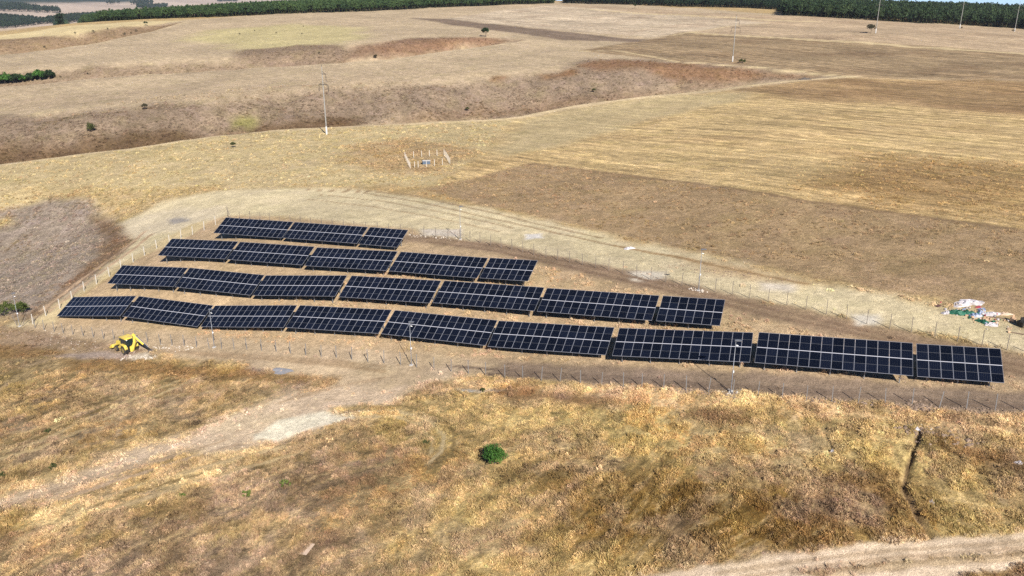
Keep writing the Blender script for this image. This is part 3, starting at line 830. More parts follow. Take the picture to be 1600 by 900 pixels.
# ------------------------------------------------------------------ the solar park: tables of panels
def glass_material():
    m, nt, b = new_mat('solar_cells')
    N, L = nt.nodes, nt.links
    tc = N.new('ShaderNodeTexCoord')
    sx = N.new('ShaderNodeSeparateXYZ'); L.new(tc.outputs['Object'], sx.inputs[0])
    def math_(op, a, c=None):
        q = N.new('ShaderNodeMath'); q.operation = op
        for i, s_ in enumerate((a, c)):
            if s_ is None: continue
            if isinstance(s_, (int, float)): q.inputs[i].default_value = s_
            else: L.new(s_, q.inputs[i])
        return q.outputs[0]
    # gaps between the six columns of cells, and thin busbars
    fx = math_('FRACT', math_('MULTIPLY', math_('ADD', sx.outputs[0], 3.0), 1 / 0.1755))
    gap = math_('LESS_THAN', math_('ABSOLUTE', math_('SUBTRACT', fx, 0.5)), 0.09)
    oi = N.new('ShaderNodeObjectInfo')
    mx = N.new('ShaderNodeMix'); mx.data_type = 'RGBA'
    mx.inputs[6].default_value = (0.0034, 0.0050, 0.0115, 1)
    mx.inputs[7].default_value = (0.012, 0.014, 0.019, 1)
    L.new(math_('MULTIPLY', gap, 0.85), mx.inputs[0])
    v = N.new('ShaderNodeVectorMath'); v.operation = 'SCALE'
    L.new(mx.outputs[2], v.inputs[0])
    L.new(math_('ADD', math_('MULTIPLY', oi.outputs['Random'], 0.7), 0.65), v.inputs['Scale'])
    L.new(v.outputs[0], b.inputs['Base Color'])
    b.inputs['Roughness'].default_value = 0.12
    b.inputs['IOR'].default_value = 1.45
    b.inputs['Specular IOR Level'].default_value = 0.5
    return m


M_CELL = glass_material()
M_ALU = plain('anodised_aluminium', (0.25, 0.26, 0.30), rough=0.45, metal=0.15, vary=0.08, scale=3, spec=0.5)
M_STRIP = plain('bright_clamp_strip', (0.50, 0.50, 0.54), rough=0.4, metal=0.1, vary=0.08)
M_BACK = plain('panel_back_sheet', (0.035, 0.036, 0.04), rough=0.6, vary=0.1)
M_GALV = plain('galvanised_steel', (0.30, 0.31, 0.32), rough=0.5, metal=0.6, vary=0.2, scale=6)

MW, MH = 1.139, 2.276           # one panel
PX, PY = 1.154, 2.309           # spacing


def panel_meshes():
    f = MB()
    fw = 0.021
    for sx in (-1, 1):
        f.box((sx * (MW / 2 - fw / 2), 0, 0), (fw, MH, 0.035))
    for sy in (-1, 1):
        f.box((0, sy * (MH / 2 - 0.017), 0), (MW - 2 * fw - 0.001, 0.034, 0.035))
    f.box((0, 0, -0.004), (MW - 2 * fw - 0.001, MH - 0.07, 0.012), 1)
    f.box((0, 0, 0.0045), (MW - 2 * fw - 0.002, 0.022, 0.004), 2)
    fm = f.mesh('solar_panel', [M_ALU, M_BACK, M_SPLIT])
    c = MB()
    c.box((0, 0, 0), (MW - 2 * fw - 0.004, MH / 2 - 0.066, 0.004))
    return fm, c.mesh('cell_sheet', [M_CELL])


M_SPLIT = plain('panel_middle_gap', (0.13, 0.135, 0.15), rough=0.4, vary=0.1)
PANEL_ME, CELL_ME = panel_meshes()
PURLIN_ME, BEAM_ME = {}, None
ROWNAME = {'A': 'front row', 'B': 'second row', 'C': 'third row', 'D': 'rearmost row'}
ORD = ['first', 'second', 'third', 'fourth', 'fifth', 'sixth', 'seventh', 'eighth', 'ninth']


def table_matrix(t):
    yaw, tilt, rl = R(t[5]), R(t[6]), R(t[7])
    ax = Vector((math.cos(yaw) * math.cos(rl), math.sin(yaw) * math.cos(rl), math.sin(rl)))
    h = Vector((-math.sin(yaw), math.cos(yaw), 0))
    upv = ax.cross(h)
    up = h * math.cos(tilt) + upv * math.sin(tilt)
    n = ax.cross(up)
    M = Matrix((ax, up, n)).transposed().to_4x4()
    M.translation = Vector((t[2], t[3], t[4] + EYE))
    return M


def build_tables():
    count = {}
    box1 = MB().box((0, 0, 0), (1, 1, 1)).mesh('steel_member', [M_GALV])
    box2 = MB().box((0, 0, 0), (1, 1, 1)).mesh('cover_strip', [M_STRIP])
    for t in TABLES:
        row, n = t[0], t[1]
        k = count.get(row, 0); count[row] = k + 1
        last = n == 7
        M = table_matrix(t)
        base = Vector((t[2], t[3], gz(t[2], t[3])))
        E0 = empty('solar_table', base, R(t[5]))
        Ei = empty_matrix(base, R(t[5])).inverted()
        where = ('short half-length solar table of seven panel columns at the right end of the ' + ROWNAME[row]) if last else \
                ('long solar table of fourteen panel columns, ' + ORD[k] + ' from the left in the ' + ROWNAME[row])
        tag(E0, where, 'solar table', 'tables of dark solar panels in four rows')
        W = n * PX
        for r_ in (0, 1):
            for c in range(n):
                x = (c - (n - 1) / 2) * PX
                y = (r_ - 0.5) * PY
                jig = Matrix.Rotation(R(random.uniform(-.12, .12)), 4, 'X') @ Matrix.Rotation(R(random.uniform(-.15, .15)), 4, 'Y')
                P = link('solar_panel', PANEL_ME, E0, Ei @ M @ Matrix.Translation((x, y, 0)) @ jig)
                for s in (-1, 1):
                    link('cell_sheet', CELL_ME, P, Matrix.Translation((0, s * (MH / 4 - 0.017), 0.0085)))
        # rails under the panels
        for y in (-1.75, -0.62, 0.62, 1.75):
            link('purlin', box1, E0, Ei @ M @ Matrix.Translation((0, y, -0.06)) @ Matrix.Diagonal((W - 0.06, 0.06, 0.08, 1)))
        link('cover_strip', box2, E0, Ei @ M @ Matrix.Translation((0, 0, 0.012)) @ Matrix.Diagonal((W - 0.03, 0.055, 0.022, 1)))
        nf = 5 if n == 14 else 3
        for i in range(nf):
            x = (i - (nf - 1) / 2) * (W - 2.2) / (nf - 1)
            link('rafter', box1, E0, Ei @ M @ Matrix.Translation((x, 0, -0.15)) @ Matrix.Diagonal((0.07, 4.1, 0.10, 1)))
            for y in (-1.35, 1.30):
                top = M @ Vector((x, y, -0.20))
                z0 = gz(top.x, top.y) - 0.25
                L = top.z - z0
                link('leg', box1, E0, Ei @ Matrix.Translation((top.x, top.y, z0 + L / 2)) @ Matrix.Rotation(R(t[5]), 4, 'Z') @ Matrix.Diagonal((0.09, 0.12, L, 1)))
            # brace from the rear post to the rafter
            a = M @ Vector((x, -0.2, -0.20)); q = M @ Vector((x, 1.30, -0.20))
            b_ = Vector((q.x, q.y, gz(q.x, q.y) + 0.75))
            d = (a - b_)
            Q = d.to_track_quat('Z', 'Y').to_matrix().to_4x4()
            Q.translation = (a + b_) / 2
            link('brace', box1, E0, Ei @ Q @ Matrix.Diagonal((0.05, 0.05, d.length, 1)))


random.seed(4)
build_tables()
# ------------------------------------------------------------------ fences round the park
M_POST = plain('galvanised_post', (0.23, 0.225, 0.22), rough=0.55, metal=0.2, vary=0.15, scale=5)
M_DARKPOST = plain('weathered_post', (0.16, 0.135, 0.115), rough=0.8, vary=0.2, scale=5)
M_WHITEPOST = plain('white_concrete_post', (0.50, 0.47, 0.42), rough=0.85, vary=0.12, scale=4)
M_WIRE = plain('fence_wire', (0.30, 0.30, 0.30), rough=0.5, metal=0.4, vary=0.05)
M_CONC = plain('pale_concrete', (0.42, 0.40, 0.38), rough=0.9, vary=0.15, scale=5)
M_CONC2 = plain('spun_concrete', (0.23, 0.22, 0.20), rough=0.9, vary=0.2, scale=2)
M_WHITE = plain('white_paint', (0.74, 0.74, 0.73), rough=0.5, vary=0.06)
M_FOOT = plain('limewashed_foot', (0.48, 0.47, 0.45), rough=0.9, vary=0.15, scale=2)
M_LAMP = plain('grey_lamp_housing', (0.18, 0.19, 0.21), rough=0.4, metal=0.3, vary=0.08)
M_IRON = plain('rusty_steel', (0.10, 0.085, 0.075), rough=0.7, metal=0.3, vary=0.25, scale=4)
M_GLASSY = plain('insulator_glass', (0.05, 0.045, 0.04), rough=0.15, vary=0.1)


def path_v(path, u):
    for (u0, v0), (u1, v1) in zip(path, path[1:]):
        if (u0 <= u <= u1) or (u1 <= u <= u0):
            return v0 + (v1 - v0) * (u - u0) / (u1 - u0)
    return path[0][1] if abs(u - path[0][0]) < abs(u - path[-1][0]) else path[-1][1]


def fence(name, label, us, path, h, size, mat, round_=False, lean=2.0, wires=4):
    pts = [on_ground(u, path_v(path, u)) for u in us]
    root = empty(name, pts[0])
    inv = Matrix.Translation(-pts[0])
    tag(root, label, 'fence')
    me = (MB().tube([(0, 0, -0.4), (0, 0, h)], size / 2, 6) if round_ else MB().box((0, 0, (h - 0.4) / 2), (size, size, h + 0.4))).mesh('post', [mat])
    tops = []
    for p in pts:
        rot = Matrix.Rotation(R(random.gauss(0, lean)), 4, 'X') @ Matrix.Rotation(R(random.gauss(0, lean)), 4, 'Y') @ Matrix.Rotation(R(-23), 4, 'Z')
        M = Matrix.Translation(p) @ rot @ Matrix.Diagonal((1, 1, random.uniform(.96, 1.03), 1))
        link('post', me, root, inv @ M)
        tops.append(M)
    for k in range(wires):
        z = h * (0.12 + 0.82 * k / max(wires - 1, 1))
        MB().tube([inv @ (M @ Vector((0, 0, z))) for M in tops], 0.0025, 3, caps=False).build('wire', M_WIRE, root)
    return root


random.seed(11)
FRONT = [(20, 509), (55, 512.5), (85, 519), (130, 525), (162, 529.5), (213, 534), (251, 538), (288, 541), (327, 545), (386, 546.5), (432, 550), (478, 555),
         (526, 559.5), (575, 565), (626, 570), (678, 578), (732, 583.5), (789, 590), (846, 594.5), (907, 600), (974, 605), (1037, 608), (1107, 613),
         (1184, 619.5), (1260, 626), (1341, 630), (1425, 632), (1510, 638.5), (1599, 644), (1750, 656)]
U_FRONT = [55, 69, 85, 99, 114, 130, 146, 162, 178, 195, 213, 231, 251, 269, 288, 307, 327, 346, 366, 386, 409, 432, 454, 478, 502, 526, 550, 575, 600,
           626, 651, 678, 705, 732, 759, 789, 817, 846, 875, 907, 940, 974, 1003, 1037, 1072, 1107, 1145, 1184, 1222, 1260, 1300, 1341, 1383, 1425, 1468, 1510, 1555, 1599, 1645, 1692, 1740]
fence('wire_fence', 'long thin post and wire fence running in front of the lowest row of panels', U_FRONT, FRONT, 1.85, 0.07, M_POST, wires=5)
BACK = [(357, 342), (420, 347), (520, 357), (644, 368), (719, 374), (750, 379.5), (783, 387.5), (834, 398), (951, 423), (1040, 441), (1091, 452), (1144, 460),
        (1229, 477), (1291, 491), (1354, 506), (1460, 527), (1573, 547), (1760, 584)]
U_BACK = [357, 375, 391, 407, 422, 437, 454, 470, 486, 503, 520, 537, 554, 572, 590, 608, 626, 644, 662.5, 681, 700, 719, 734.5, 750, 766.6, 783, 800, 817, 834, 853, 871, 890, 910,
          930.6, 951, 973, 995, 1017, 1040, 1065, 1091, 1117, 1144, 1171, 1200, 1229, 1259, 1291, 1322.6, 1354, 1390, 1423.5, 1460, 1496, 1534, 1573, 1613, 1655, 1700]
fence('wire_fence', 'long thin post and wire fence behind the panels along the pale verge', U_BACK, BACK, 1.95, 0.07, M_DARKPOST, wires=5, lean=1.2)
LEFT = [(337, 351), (319, 359), (301, 366), (283, 372), (265, 380), (245, 388), (226, 399), (208, 409.6), (189, 419), (171, 432), (151, 444), (131.7, 455), (113, 470), (94, 483), (72, 494), (51.5, 506.5)]
fence('concrete_post_fence', 'fence of pale concrete posts up the left side of the panels', [p[0] for p in LEFT], LEFT[::-1], 1.9, 0.10, M_WHITEPOST, lean=1.5, wires=4)


# ------------------------------------------------------------------ lamp posts
def lamp_post(uv, label, h=6.1, face=-0.4):
    p = on_ground(*uv)
    root = empty('lamp_post', p, face)
    tag(root, label, 'lamp post', 'lamp posts round the solar park')
    b = MB().box((0, 0, -0.05), (0.42, 0.42, 0.34)); b.build('footing', M_CONC, root)
    po = MB().tube([(0, 0, 0.13), (0, 0, 0.16), (0, 0, h)], [0.055, 0.045, 0.03], 8); po.smooth = True
    po.build('pole', M_LAMP, root)
    hd = MB()
    hd.prism([(-0.1, 0), (0.15, 0.03), (0.62, 0.10), (0.66, 0.16), (0.2, 0.17), (-0.1, 0.12)], 1, -0.14, 0.14)
    head = hd.build('lamp_head', M_LAMP, root, Matrix.Translation((0, 0, h - 0.02)))
    MB().box((0.42, 0, 0.045), (0.36, 0.2, 0.02)).build('lens', M_WHITE, head, Matrix.Rotation(R(-9), 4, 'Y') @ Matrix.Translation((0, 0, -0.02)))
    MB().box((0.08, 0, h * 0.40), (0.12, 0.16, 0.22)).build('junction_box', M_WHITE, root)
    cm = MB().tube([(0.05, 0.12, h - 0.55), (0.28, 0.16, h - 0.6)], 0.05, 8)
    cm.build('camera_housing', M_WHITE, root)
    return root


lamp_post((1142, 612), 'tall grey lamp post in front of the seventh table of the front row')
lamp_post((643, 570.5), 'tall grey lamp post in front of the fifth table of the front row')
lamp_post((335, 543), 'tall grey lamp post standing right of the yellow backhoe')
lamp_post((31, 510), 'grey lamp post at the park\'s left corner beside the green bush')
lamp_post((719.5, 374), 'lamp post on the rear fence just right of the rearmost row')
lamp_post((1091.5, 454.5), 'lamp post on the rear fence behind the short end of the second row')
# corner struts by the left lamp
for (u, v, du, lab) in ((27, 509, -0.7, 'short dark strut post leaning left at the park\'s left corner'), (34, 509.5, 0.9, 'short dark strut post leaning right at the park\'s left corner')):
    p = on_ground(u, v)
    o = MB().tube([(0, 0, -0.2), (du * .5, 0.2, 0.9), (du, 0.35, 1.75)], [0.06, 0.055, 0.05], 6).build('strut_post', M_DARKPOST)
    o.location = p
    tag(o, lab, 'post')
cp = on_ground(357, 341)
o = MB().tube([(0, 0, -0.2), (0, 0, 1.4), (-0.05, 0, 2.5)], [0.09, 0.085, 0.08], 6).tube([(0.7, -0.3, -0.1), (0, 0, 1.9)], 0.05, 6).build('corner_post', M_DARKPOST)
o.location = cp
tag(o, 'dark braced fence corner post behind the left end of the rearmost row', 'post')


# ------------------------------------------------------------------ power line poles
def power_pole(uv, label, h, yaw):
    p = on_ground(*uv)
    root = empty('power_pole', p, yaw)
    tag(root, label, 'power pole', 'concrete poles of the power line')
    sh = MB().tube([(0, 0, -0.5), (0, 0, h * 0.14), (0, 0, h)], [0.27, 0.24, 0.11], 12); sh.smooth = True
    sh.build('shaft', M_CONC2, root)
    fo = MB().tube([(0, 0, -0.4), (0, 0, 0.5), (0, 0, h * 0.125)], [0.42, 0.33, 0.255], 12); fo.smooth = True
    fo.build('painted_foot', M_FOOT, root)
    pk = MB().tube([(0, 0, h - 0.1), (0, 0, h + 0.9)], [0.09, 0.05], 6); pk.build('spike', M_IRON, root)
    z1, z2 = h * 0.90, h * 0.745
    for z, xs in ((z1, (2.0,)), (z2, (-2.4, 2.9))):
        a = MB()
        lo = min(0, *xs) if len(xs) > 1 else -0.3
        a.box(((lo + max(xs)) / 2, 0.0, z), (max(xs) - lo, 0.20, 0.20))
        for x in xs:
            a.tube([(x * 0.85, 0, z), (0, 0, z + 0.9)], 0.05, 6)
        arm = a.build('crossarm', M_IRON, root)
        for x in xs:
            i = MB()
            zz = z - 0.1
            prof = [(0, .05), (-.25, .05)]
            for k in range(8):
                prof += [(-.28 - .2 * k, .05), (-.32 - .2 * k, .15), (-.42 - .2 * k, .06)]
            prof += [(-2.15, .12), (-2.3, .05)]
            i.tube([(x, 0, zz + q[0]) for q in prof], [q[1] for q in prof], 8)
            i.build('insulator', M_GLASSY, arm)
    return root


PYAW = R(-42)
power_pole((510.6, 210.6), 'tall concrete power pole with white foot on the near brink of the gully', 23.0, PYAW)
power_pole((1144.5, 96.5), 'concrete power pole with white foot beside the low bush in the stubble', 23.5, PYAW)
power_pole((1368, 52.3), 'concrete power pole beside the round dark bush in the far field', 24.0, PYAW)
power_pole((1499.4, 44.4), 'concrete power pole second from the right at the wood\'s edge', 24.0, PYAW)
power_pole((1585, 49.6), 'rightmost concrete power pole before the dark wood', 22.0, PYAW)

# ------------------------------------------------------------------ backhoe loader
M_YEL = plain('yellow_machine_paint', (0.66, 0.50, 0.08), rough=0.45, vary=0.1, scale=3, spec=0.5, dirt=(0.50, 0.37, 0.12))
M_BLACKM = plain('black_machine_steel', (0.025, 0.024, 0.023), rough=0.5, metal=0.2, vary=0.2, spec=0.4)
M_TYRE = plain('dusty_tyre_rubber', (0.035, 0.032, 0.03), rough=0.9, vary=0.3, scale=5)
M_GREYM = plain('worn_bucket_steel', (0.16, 0.14, 0.13), rough=0.5, metal=0.5, vary=0.3, scale=3)
M_SEATBLUE = plain('blue_seat_cover', (0.06, 0.07, 0.28), rough=0.7, vary=0.15)
M_CABGLASS, _nt, _b = new_mat('tinted_cab_glass')
_b.inputs['Base Color'].default_value = (0.02, 0.035, 0.04, 1)
_b.inputs['Roughness'].default_value = 0.06
_b.inputs['Transmission Weight'].default_value = 0.35
_b.inputs['IOR'].default_value = 1.45
M_RIM = plain('dirty_wheel_rim', (0.20, 0.15, 0.06), rough=0.6, vary=0.3, scale=3)
M_CHROME = plain('hydraulic_rod', (0.6, 0.6, 0.62), rough=0.2, metal=0.9, vary=0.05)


def wheel(root, x, y, r, w):
    t = MB()
    prof = [(-.5, .62), (-.5, .86), (-.42, .97), (-.2, 1.0), (.2, 1.0), (.42, .97), (.5, .86), (.5, .62)]
    n = 24
    for j in range(n):
        a = 2 * math.pi * j / n
        for q in prof:
            rr = r * q[1] * (1.0 + (0.018 if j % 2 else -0.012) * (q[1] > .95))
            t.v.append((rr * math.cos(a), q[0] * w, rr * math.sin(a)))
    m = len(prof)
    for j in range(n):
        for i in range(m - 1):
            a0, b0 = j * m + i, ((j + 1) % n) * m + i
            t.f.append((a0, b0, b0 + 1, a0 + 1)); t.m.append(0)
    ty = MB(); ty.v, ty.f, ty.m = t.v, t.f, t.m
    Wh = empty('wheel', (0, 0, 0)); Wh.parent = root; Wh.matrix_local = Matrix.Translation((x, y, r - 0.03))
    ty.build('tyre', M_TYRE, Wh)
    rm = MB().tube([(0, -w * .46, 0), (0, -w * .2, 0), (0, w * .2, 0), (0, w * .46, 0)], [r * .63, r * .45, r * .45, r * .63], 16)
    rm.tube([(0, -w * .5, 0), (0, w * .5, 0)], r * .2, 10)
    rm.build('rim', M_RIM, Wh)


def bar(mb, a, b, w, t, mi=0):
    """rectangular beam between two points of the machine's own frame: w sideways (y), t deep"""
    a, b = Vector(a), Vector(b)
    d = (b - a); L = d.length
    z = d.normalized(); y = Vector((0, 1, 0)); x = y.cross(z)
    M = Matrix((x, y, z)).transposed()
    mb.box((a + b) / 2, (t, w, L), mi, M)


def backhoe():
    p = on_ground(198, 548)
    rz = math.atan2(0.60, -0.80)
    root = empty('backhoe_loader', p, rz)
    root.scale = (0.9, 0.9, 0.9)
    tag(root, 'yellow backhoe loader with dark cab digging beside the front fence', 'backhoe')
    for y in (-0.95, 0.95):
        wheel(root, -1.05, y, 0.78, 0.46)
        wheel(root, 1.45, y, 0.50, 0.32)
    ch = MB(); ch.box((0.2, 0, 0.75), (4.1, 0.75, 0.35)); ch.box((-1.75, 0, 0.85), (0.25, 2.1, 0.75)); ch.box((1.45, 0, 0.55), (0.2, 1.6, 0.16)); ch.box((-1.05, 0, 0.75), (0.2, 1.5, 0.2))
    ch.build('chassis', M_BLACKM, root)
    hood = MB().prism([(0.25, 0.95), (2.25, 0.95), (2.30, 1.35), (2.05, 1.58), (0.25, 1.75)], 1, -0.48, 0.48)
    hd = hood.build('hood', M_YEL, root)
    MB().box((2.29, 0, 1.2), (0.05, 0.7, 0.4)).build('grille', M_BLACKM, hd)
    MB().tube([(1.3, 0.3, 1.6), (1.3, 0.3, 2.25), (1.22, 0.3, 2.38)], 0.055, 8).build('exhaust_pipe', M_BLACKM, hd)
    for s in (-1, 1):
        fe = MB().prism([(-2.0, 1.30), (-1.95, 1.05), (-1.85, 1.05), (-1.7, 1.45), (-1.4, 1.62), (-0.7, 1.62), (-0.35, 1.4), (-0.25, 1.0), (0.25, 1.0), (0.25, 1.25), (-0.15, 1.30), (-0.35, 1.72), (-1.6, 1.72)], 1, s * 0.72, s * 1.18)
        fe.build('rear_fender', M_YEL, root)
        MB().box((0.05, s * 0.8, 0.72), (0.6, 0.4, 0.5)).build('step_box', M_YEL, root)
    # cab
    cab = empty('cab', (0, 0, 0)); cab.parent = root
    fr = MB()
    cs = {'f': (0.25, 0.68), 'm': (-0.55, 0.72), 'r': (-1.55, 0.70)}
    for k, (x, y) in cs.items():
        for s in (-1, 1):
            top = (x - 0.12 if k == 'f' else x + (0.14 if k == 'r' else 0), s * (y - 0.06), 2.72)
            fr.tube([(x, s * y, 1.25), top], 0.045, 6)
    fr.box((-0.65, 0, 1.28), (1.9, 1.42, 0.12))
    fr.build('cab_frame', M_BLACKM, cab)
    gl = [((-0.15, 0.70, 2.0), (0.72, 0.02, 1.36)), ((-1.02, 0.70, 2.02), (0.84, 0.02, 1.34)), ((-0.15, -0.70, 2.0), (0.72, 0.02, 1.36)), ((-1.02, -0.70, 2.02), (0.84, 0.02, 1.34)),
          ((0.20, 0, 2.0), (0.02, 1.30, 1.36)), ((-1.50, 0, 2.05), (0.02, 1.32, 1.28))]
    for c, d in gl:
        MB().box(c, d).build('cab_window', M_CABGLASS, cab)
    se = MB().box((-0.75, 0, 1.55), (0.5, 0.55, 0.14)).box((-0.52, 0, 1.92), (0.14, 0.52, 0.7)); se.build('seat', M_SEATBLUE, cab)
    rf = MB().prism([(-1.72, 2.70), (0.42, 2.70), (0.40, 2.80), (0.15, 2.87), (-1.5, 2.87), (-1.70, 2.80)], 1, -0.80, 0.80)
    rf.build('cab_roof', M_YEL, cab)
    for y in (-0.55, 0.55):
        MB().tube([(-1.62, y, 2.60), (-1.76, y, 2.58)], 0.09, 8).build('work_light', M_WHITE, cab)
    # front loader
    for s in (-1, 1):
        a = MB(); bar(a, (0.35, s * 0.62, 1.55), (1.75, s * 0.62, 1.05), 0.12, 0.22); bar(a, (1.75, s * 0.62, 1.05), (2.75, s * 0.62, 0.55), 0.12, 0.20)
        a.build('loader_arm', M_YEL, root)
    lb = MB()
    lb.prism([(2.75, 0.85), (2.70, 0.25), (2.95, 0.10), (3.65, 0.06), (3.65, 0.09), (3.0, 0.16), (2.80, 0.30), (2.84, 0.83)], 1, -1.15, 1.15)
    for s in (-1, 1):
        lb.prism([(2.75, 0.85), (2.70, 0.25), (2.95, 0.10), (3.65, 0.06), (2.84, 0.83)], 1, s * 1.15, s * 1.11)
    lb.build('loader_bucket', M_YEL, root)
    # digging arm, swung a little to one side
    arm = empty('digging_arm', (0, 0, 0)); arm.parent = root
    arm.matrix_local = Matrix.Translation((-1.95, 0, 0)) @ Matrix.Rotation(R(31), 4, 'Z') @ Matrix.Scale(1.14, 4)
    kp = MB().box((-0.05, 0, 0.85), (0.35, 0.55, 0.8)); kp.build('king_post', M_YEL, arm)
    bo = MB(); bar(bo, (-0.15, 0, 0.75), (-0.62, 0, 1.95), 0.34, 0.36); bar(bo, (-0.60, 0, 1.85), (-0.72, 0, 3.02), 0.30, 0.32)
    bo.tube([(-0.72, -0.22, 2.95), (-0.72, 0.22, 2.95)], 0.14, 10)
    bo.build('boom', M_YEL, arm)
    st = MB(); bar(st, (-0.45, 0, 3.22), (-1.95, 0, 1.645), 0.24, 0.28); st.build('dipper_stick', M_YEL, arm)
    sx = MB(); bar(sx, (-1.90, 0, 1.70), (-2.95, 0, 0.62), 0.20, 0.22); sx.build('stick_end', M_BLACKM, arm)
    hy = MB().tube([(-0.45, 0.0, 1.35), (-0.35, 0, 2.3)], 0.075, 8).tube([(-0.35, 0, 2.3), (-0.45, 0, 3.15)], 0.045, 8)
    hy.build('hydraulic_ram', M_BLACKM, arm)
    h2 = MB().tube([(-0.9, 0, 3.0), (-1.8, 0, 2.05)], 0.07, 8).tube([(-1.8, 0, 2.05), (-2.6, 0, 1.2)], 0.045, 8)
    h2.build('hydraulic_ram', M_CHROME, arm)
    bk = MB()
    prof = [(-2.80, 1.25), (-3.10, 1.28), (-3.45, 1.05), (-3.62, 0.70), (-3.52, 0.40), (-3.25, 0.22), (-3.30, 0.32), (-3.45, 0.52), (-3.50, 0.72), (-3.36, 0.98), (-3.05, 1.16), (-2.80, 1.15)]
    bk.prism(prof, 1, -0.36, 0.36)
    for s in (-1, 1):
        bk.prism([(-2.80, 1.20), (-3.10, 1.26), (-3.45, 1.05), (-3.60, 0.70), (-3.50, 0.40), (-3.25, 0.24), (-2.95, 0.75)], 1, s * 0.36, s * 0.32)
    for k in range(4):
        bk.box((-3.20, -0.27 + 0.18 * k, 0.20), (0.07, 0.07, 0.2))
    bk.v = [(a + .12, b, c - .45) for a, b, c in bk.v]
    bk.build('digging_bucket', M_GREYM, arm)
    for s in (-1, 1):
        sl = MB(); bar(sl, (-1.85, s * 0.88, 1.45), (-1.98, s * 0.95, 0.55), 0.13, 0.13); sl.box((-1.98, s * 0.95, 0.50), (0.34, 0.3, 0.07))
        sl.build('stabiliser', M_BLACKM, root)


backhoe()

# ------------------------------------------------------------------ grave plot on the spur
PLOT = {'front': [641, 648, 653.5, 666.5, 679, 691.5, 703], 'back': [633, 646.5, 659, 671, 683, 694]}
plot_px = [(u, 263.5 - (u - 641) * 7.5 / 62) for u in PLOT['front']] + [(u, 247.5 - (u - 633) * 5.5 / 61) for u in PLOT['back']] + \
          [(633 + 8 * t, 247.5 + 16 * t) for t in (.2, .4, .6, .8)] + [(694 + 9 * t, 242 + 14 * t) for t in (.2, .4, .6, .8)]
p0 = on_ground(641, 263.5)
plot = tag(empty('post_enclosure', p0), 'small rectangle of white posts on the dry spur beyond the panels', 'enclosure')
for u, v in plot_px:
    q = on_ground(u, v)
    MB().box((0, 0, 0.85), (0.13, 0.13, 2.0)).build('post', M_WHITEPOST, plot, Matrix.Translation(q - p0) @ Matrix.Rotation(R(random.gauss(0, 2)), 4, 'X'))
M_BLUE = plain('faded_blue_paint', (0.085, 0.115, 0.16), rough=0.6, vary=0.15)
q = on_ground(666.5, 256)
tomb = empty('tomb_box', q, R(4))
tag(tomb, 'low blue box with a white lid inside the white posts', 'tomb')
MB().box((0, 0, 0.4), (2.1, 1.0, 1.0)).build('box_side', M_BLUE, tomb)
MB().box((0, 0, 0.97), (2.25, 1.15, 0.14)).build('lid', M_CONC, tomb)
MB().box((-1.2, 0, 0.5), (0.12, 0.8, 1.2)).build('headstone', M_BLACKM, tomb)

# ------------------------------------------------------------------ rubbish, boards, rags, puddles
M_TARPW = plain('white_plastic_sheet', (0.47, 0.44, 0.46), rough=0.5, vary=0.2, scale=2, spec=0.5, dirt=(0.36, 0.32, 0.30))
M_TARPG = plain('green_plastic_net', (0.02, 0.105, 0.065), rough=0.5, vary=0.4, scale=3)
M_TARPB = plain('blue_grey_plastic', (0.20, 0.25, 0.36), rough=0.4, vary=0.3, scale=3, dirt=(0.5, 0.5, 0.55))
M_RED = plain('red_cloth', (0.30, 0.05, 0.07), rough=0.8, vary=0.2)
M_CARD = plain('brown_cardboard', (0.42, 0.28, 0.18), rough=0.9, vary=0.15, scale=3)
M_WOOD = plain('weathered_wood', (0.20, 0.14, 0.10), rough=0.9, vary=0.25, scale=4)
M_BOARD = plain('pale_board', (0.48, 0.36, 0.27), rough=0.8, vary=0.1, scale=2)
M_BROWNB = plain('brown_sheet_metal', (0.10, 0.055, 0.05), rough=0.6, vary=0.2)


def crumpled(name, uv, sx, sy, h, mat, label, cat, rz=0.0, seed=1, group=None, n=26):
    """a heap or sheet with folds and a ragged outline lying on the ground"""
    p = on_ground(*uv)
    rnd = random.Random(seed)
    k = [rnd.uniform(0, 6.28) for _ in range(6)]
    vs, fs = [], []
    c, s = math.cos(rz), math.sin(rz)
    for i in range(n + 1):
        for j in range(n):
            a = 2 * math.pi * j / n
            t = i / n
            rad = t * (1 + 0.22 * math.sin(2 * a + k[0]) + 0.16 * math.sin(3 * a + k[1]) + 0.10 * math.sin(7 * a + k[2]))
            x, y = rad * sx / 2 * math.cos(a), rad * sy / 2 * math.sin(a)
            xx, yy = x * c - y * s, x * s + y * c
            fold = 0.5 + 0.5 * math.sin(9 * x / sx * 2 + k[3] + 2.1 * math.sin(4 * y / sy + k[4])) * math.cos(6 * y / sy + k[5])
            z = h * (1 - t ** 2) * (0.25 + 0.75 * fold) + 0.03 * (1 - t) + h * 0.30 * rnd.uniform(-1, 1) * (1 - t * .7) + 0.05
            if i == n: z = -0.06
            vs.append((xx, yy, z + gz(p.x + xx, p.y + yy) - p.z))
    for i in range(n):
        for j in range(n):
            a0, a1 = i * n + j, i * n + (j + 1) % n
            fs.append((a0, a1, a1 + n, a0 + n))
    o = MB().add(vs, fs).build(name, mat)
    o.location = p
    return tag(o, label, cat, group)


def plank(name, uv, d, rz, mat, label, cat, tilt=3.0):
    p = on_ground(*uv)
    o = MB().box((0, 0, d[2] / 2), d).box((0.04, d[1] * .1, d[2] * 1.4), (d[0] * .92, d[1] * .1, d[2] * .8)).build(name, mat)
    o.location = p + Vector((0, 0, 0.03)); o.rotation_euler = (R(tilt), R(-tilt), rz)
    return tag(o, label, cat)


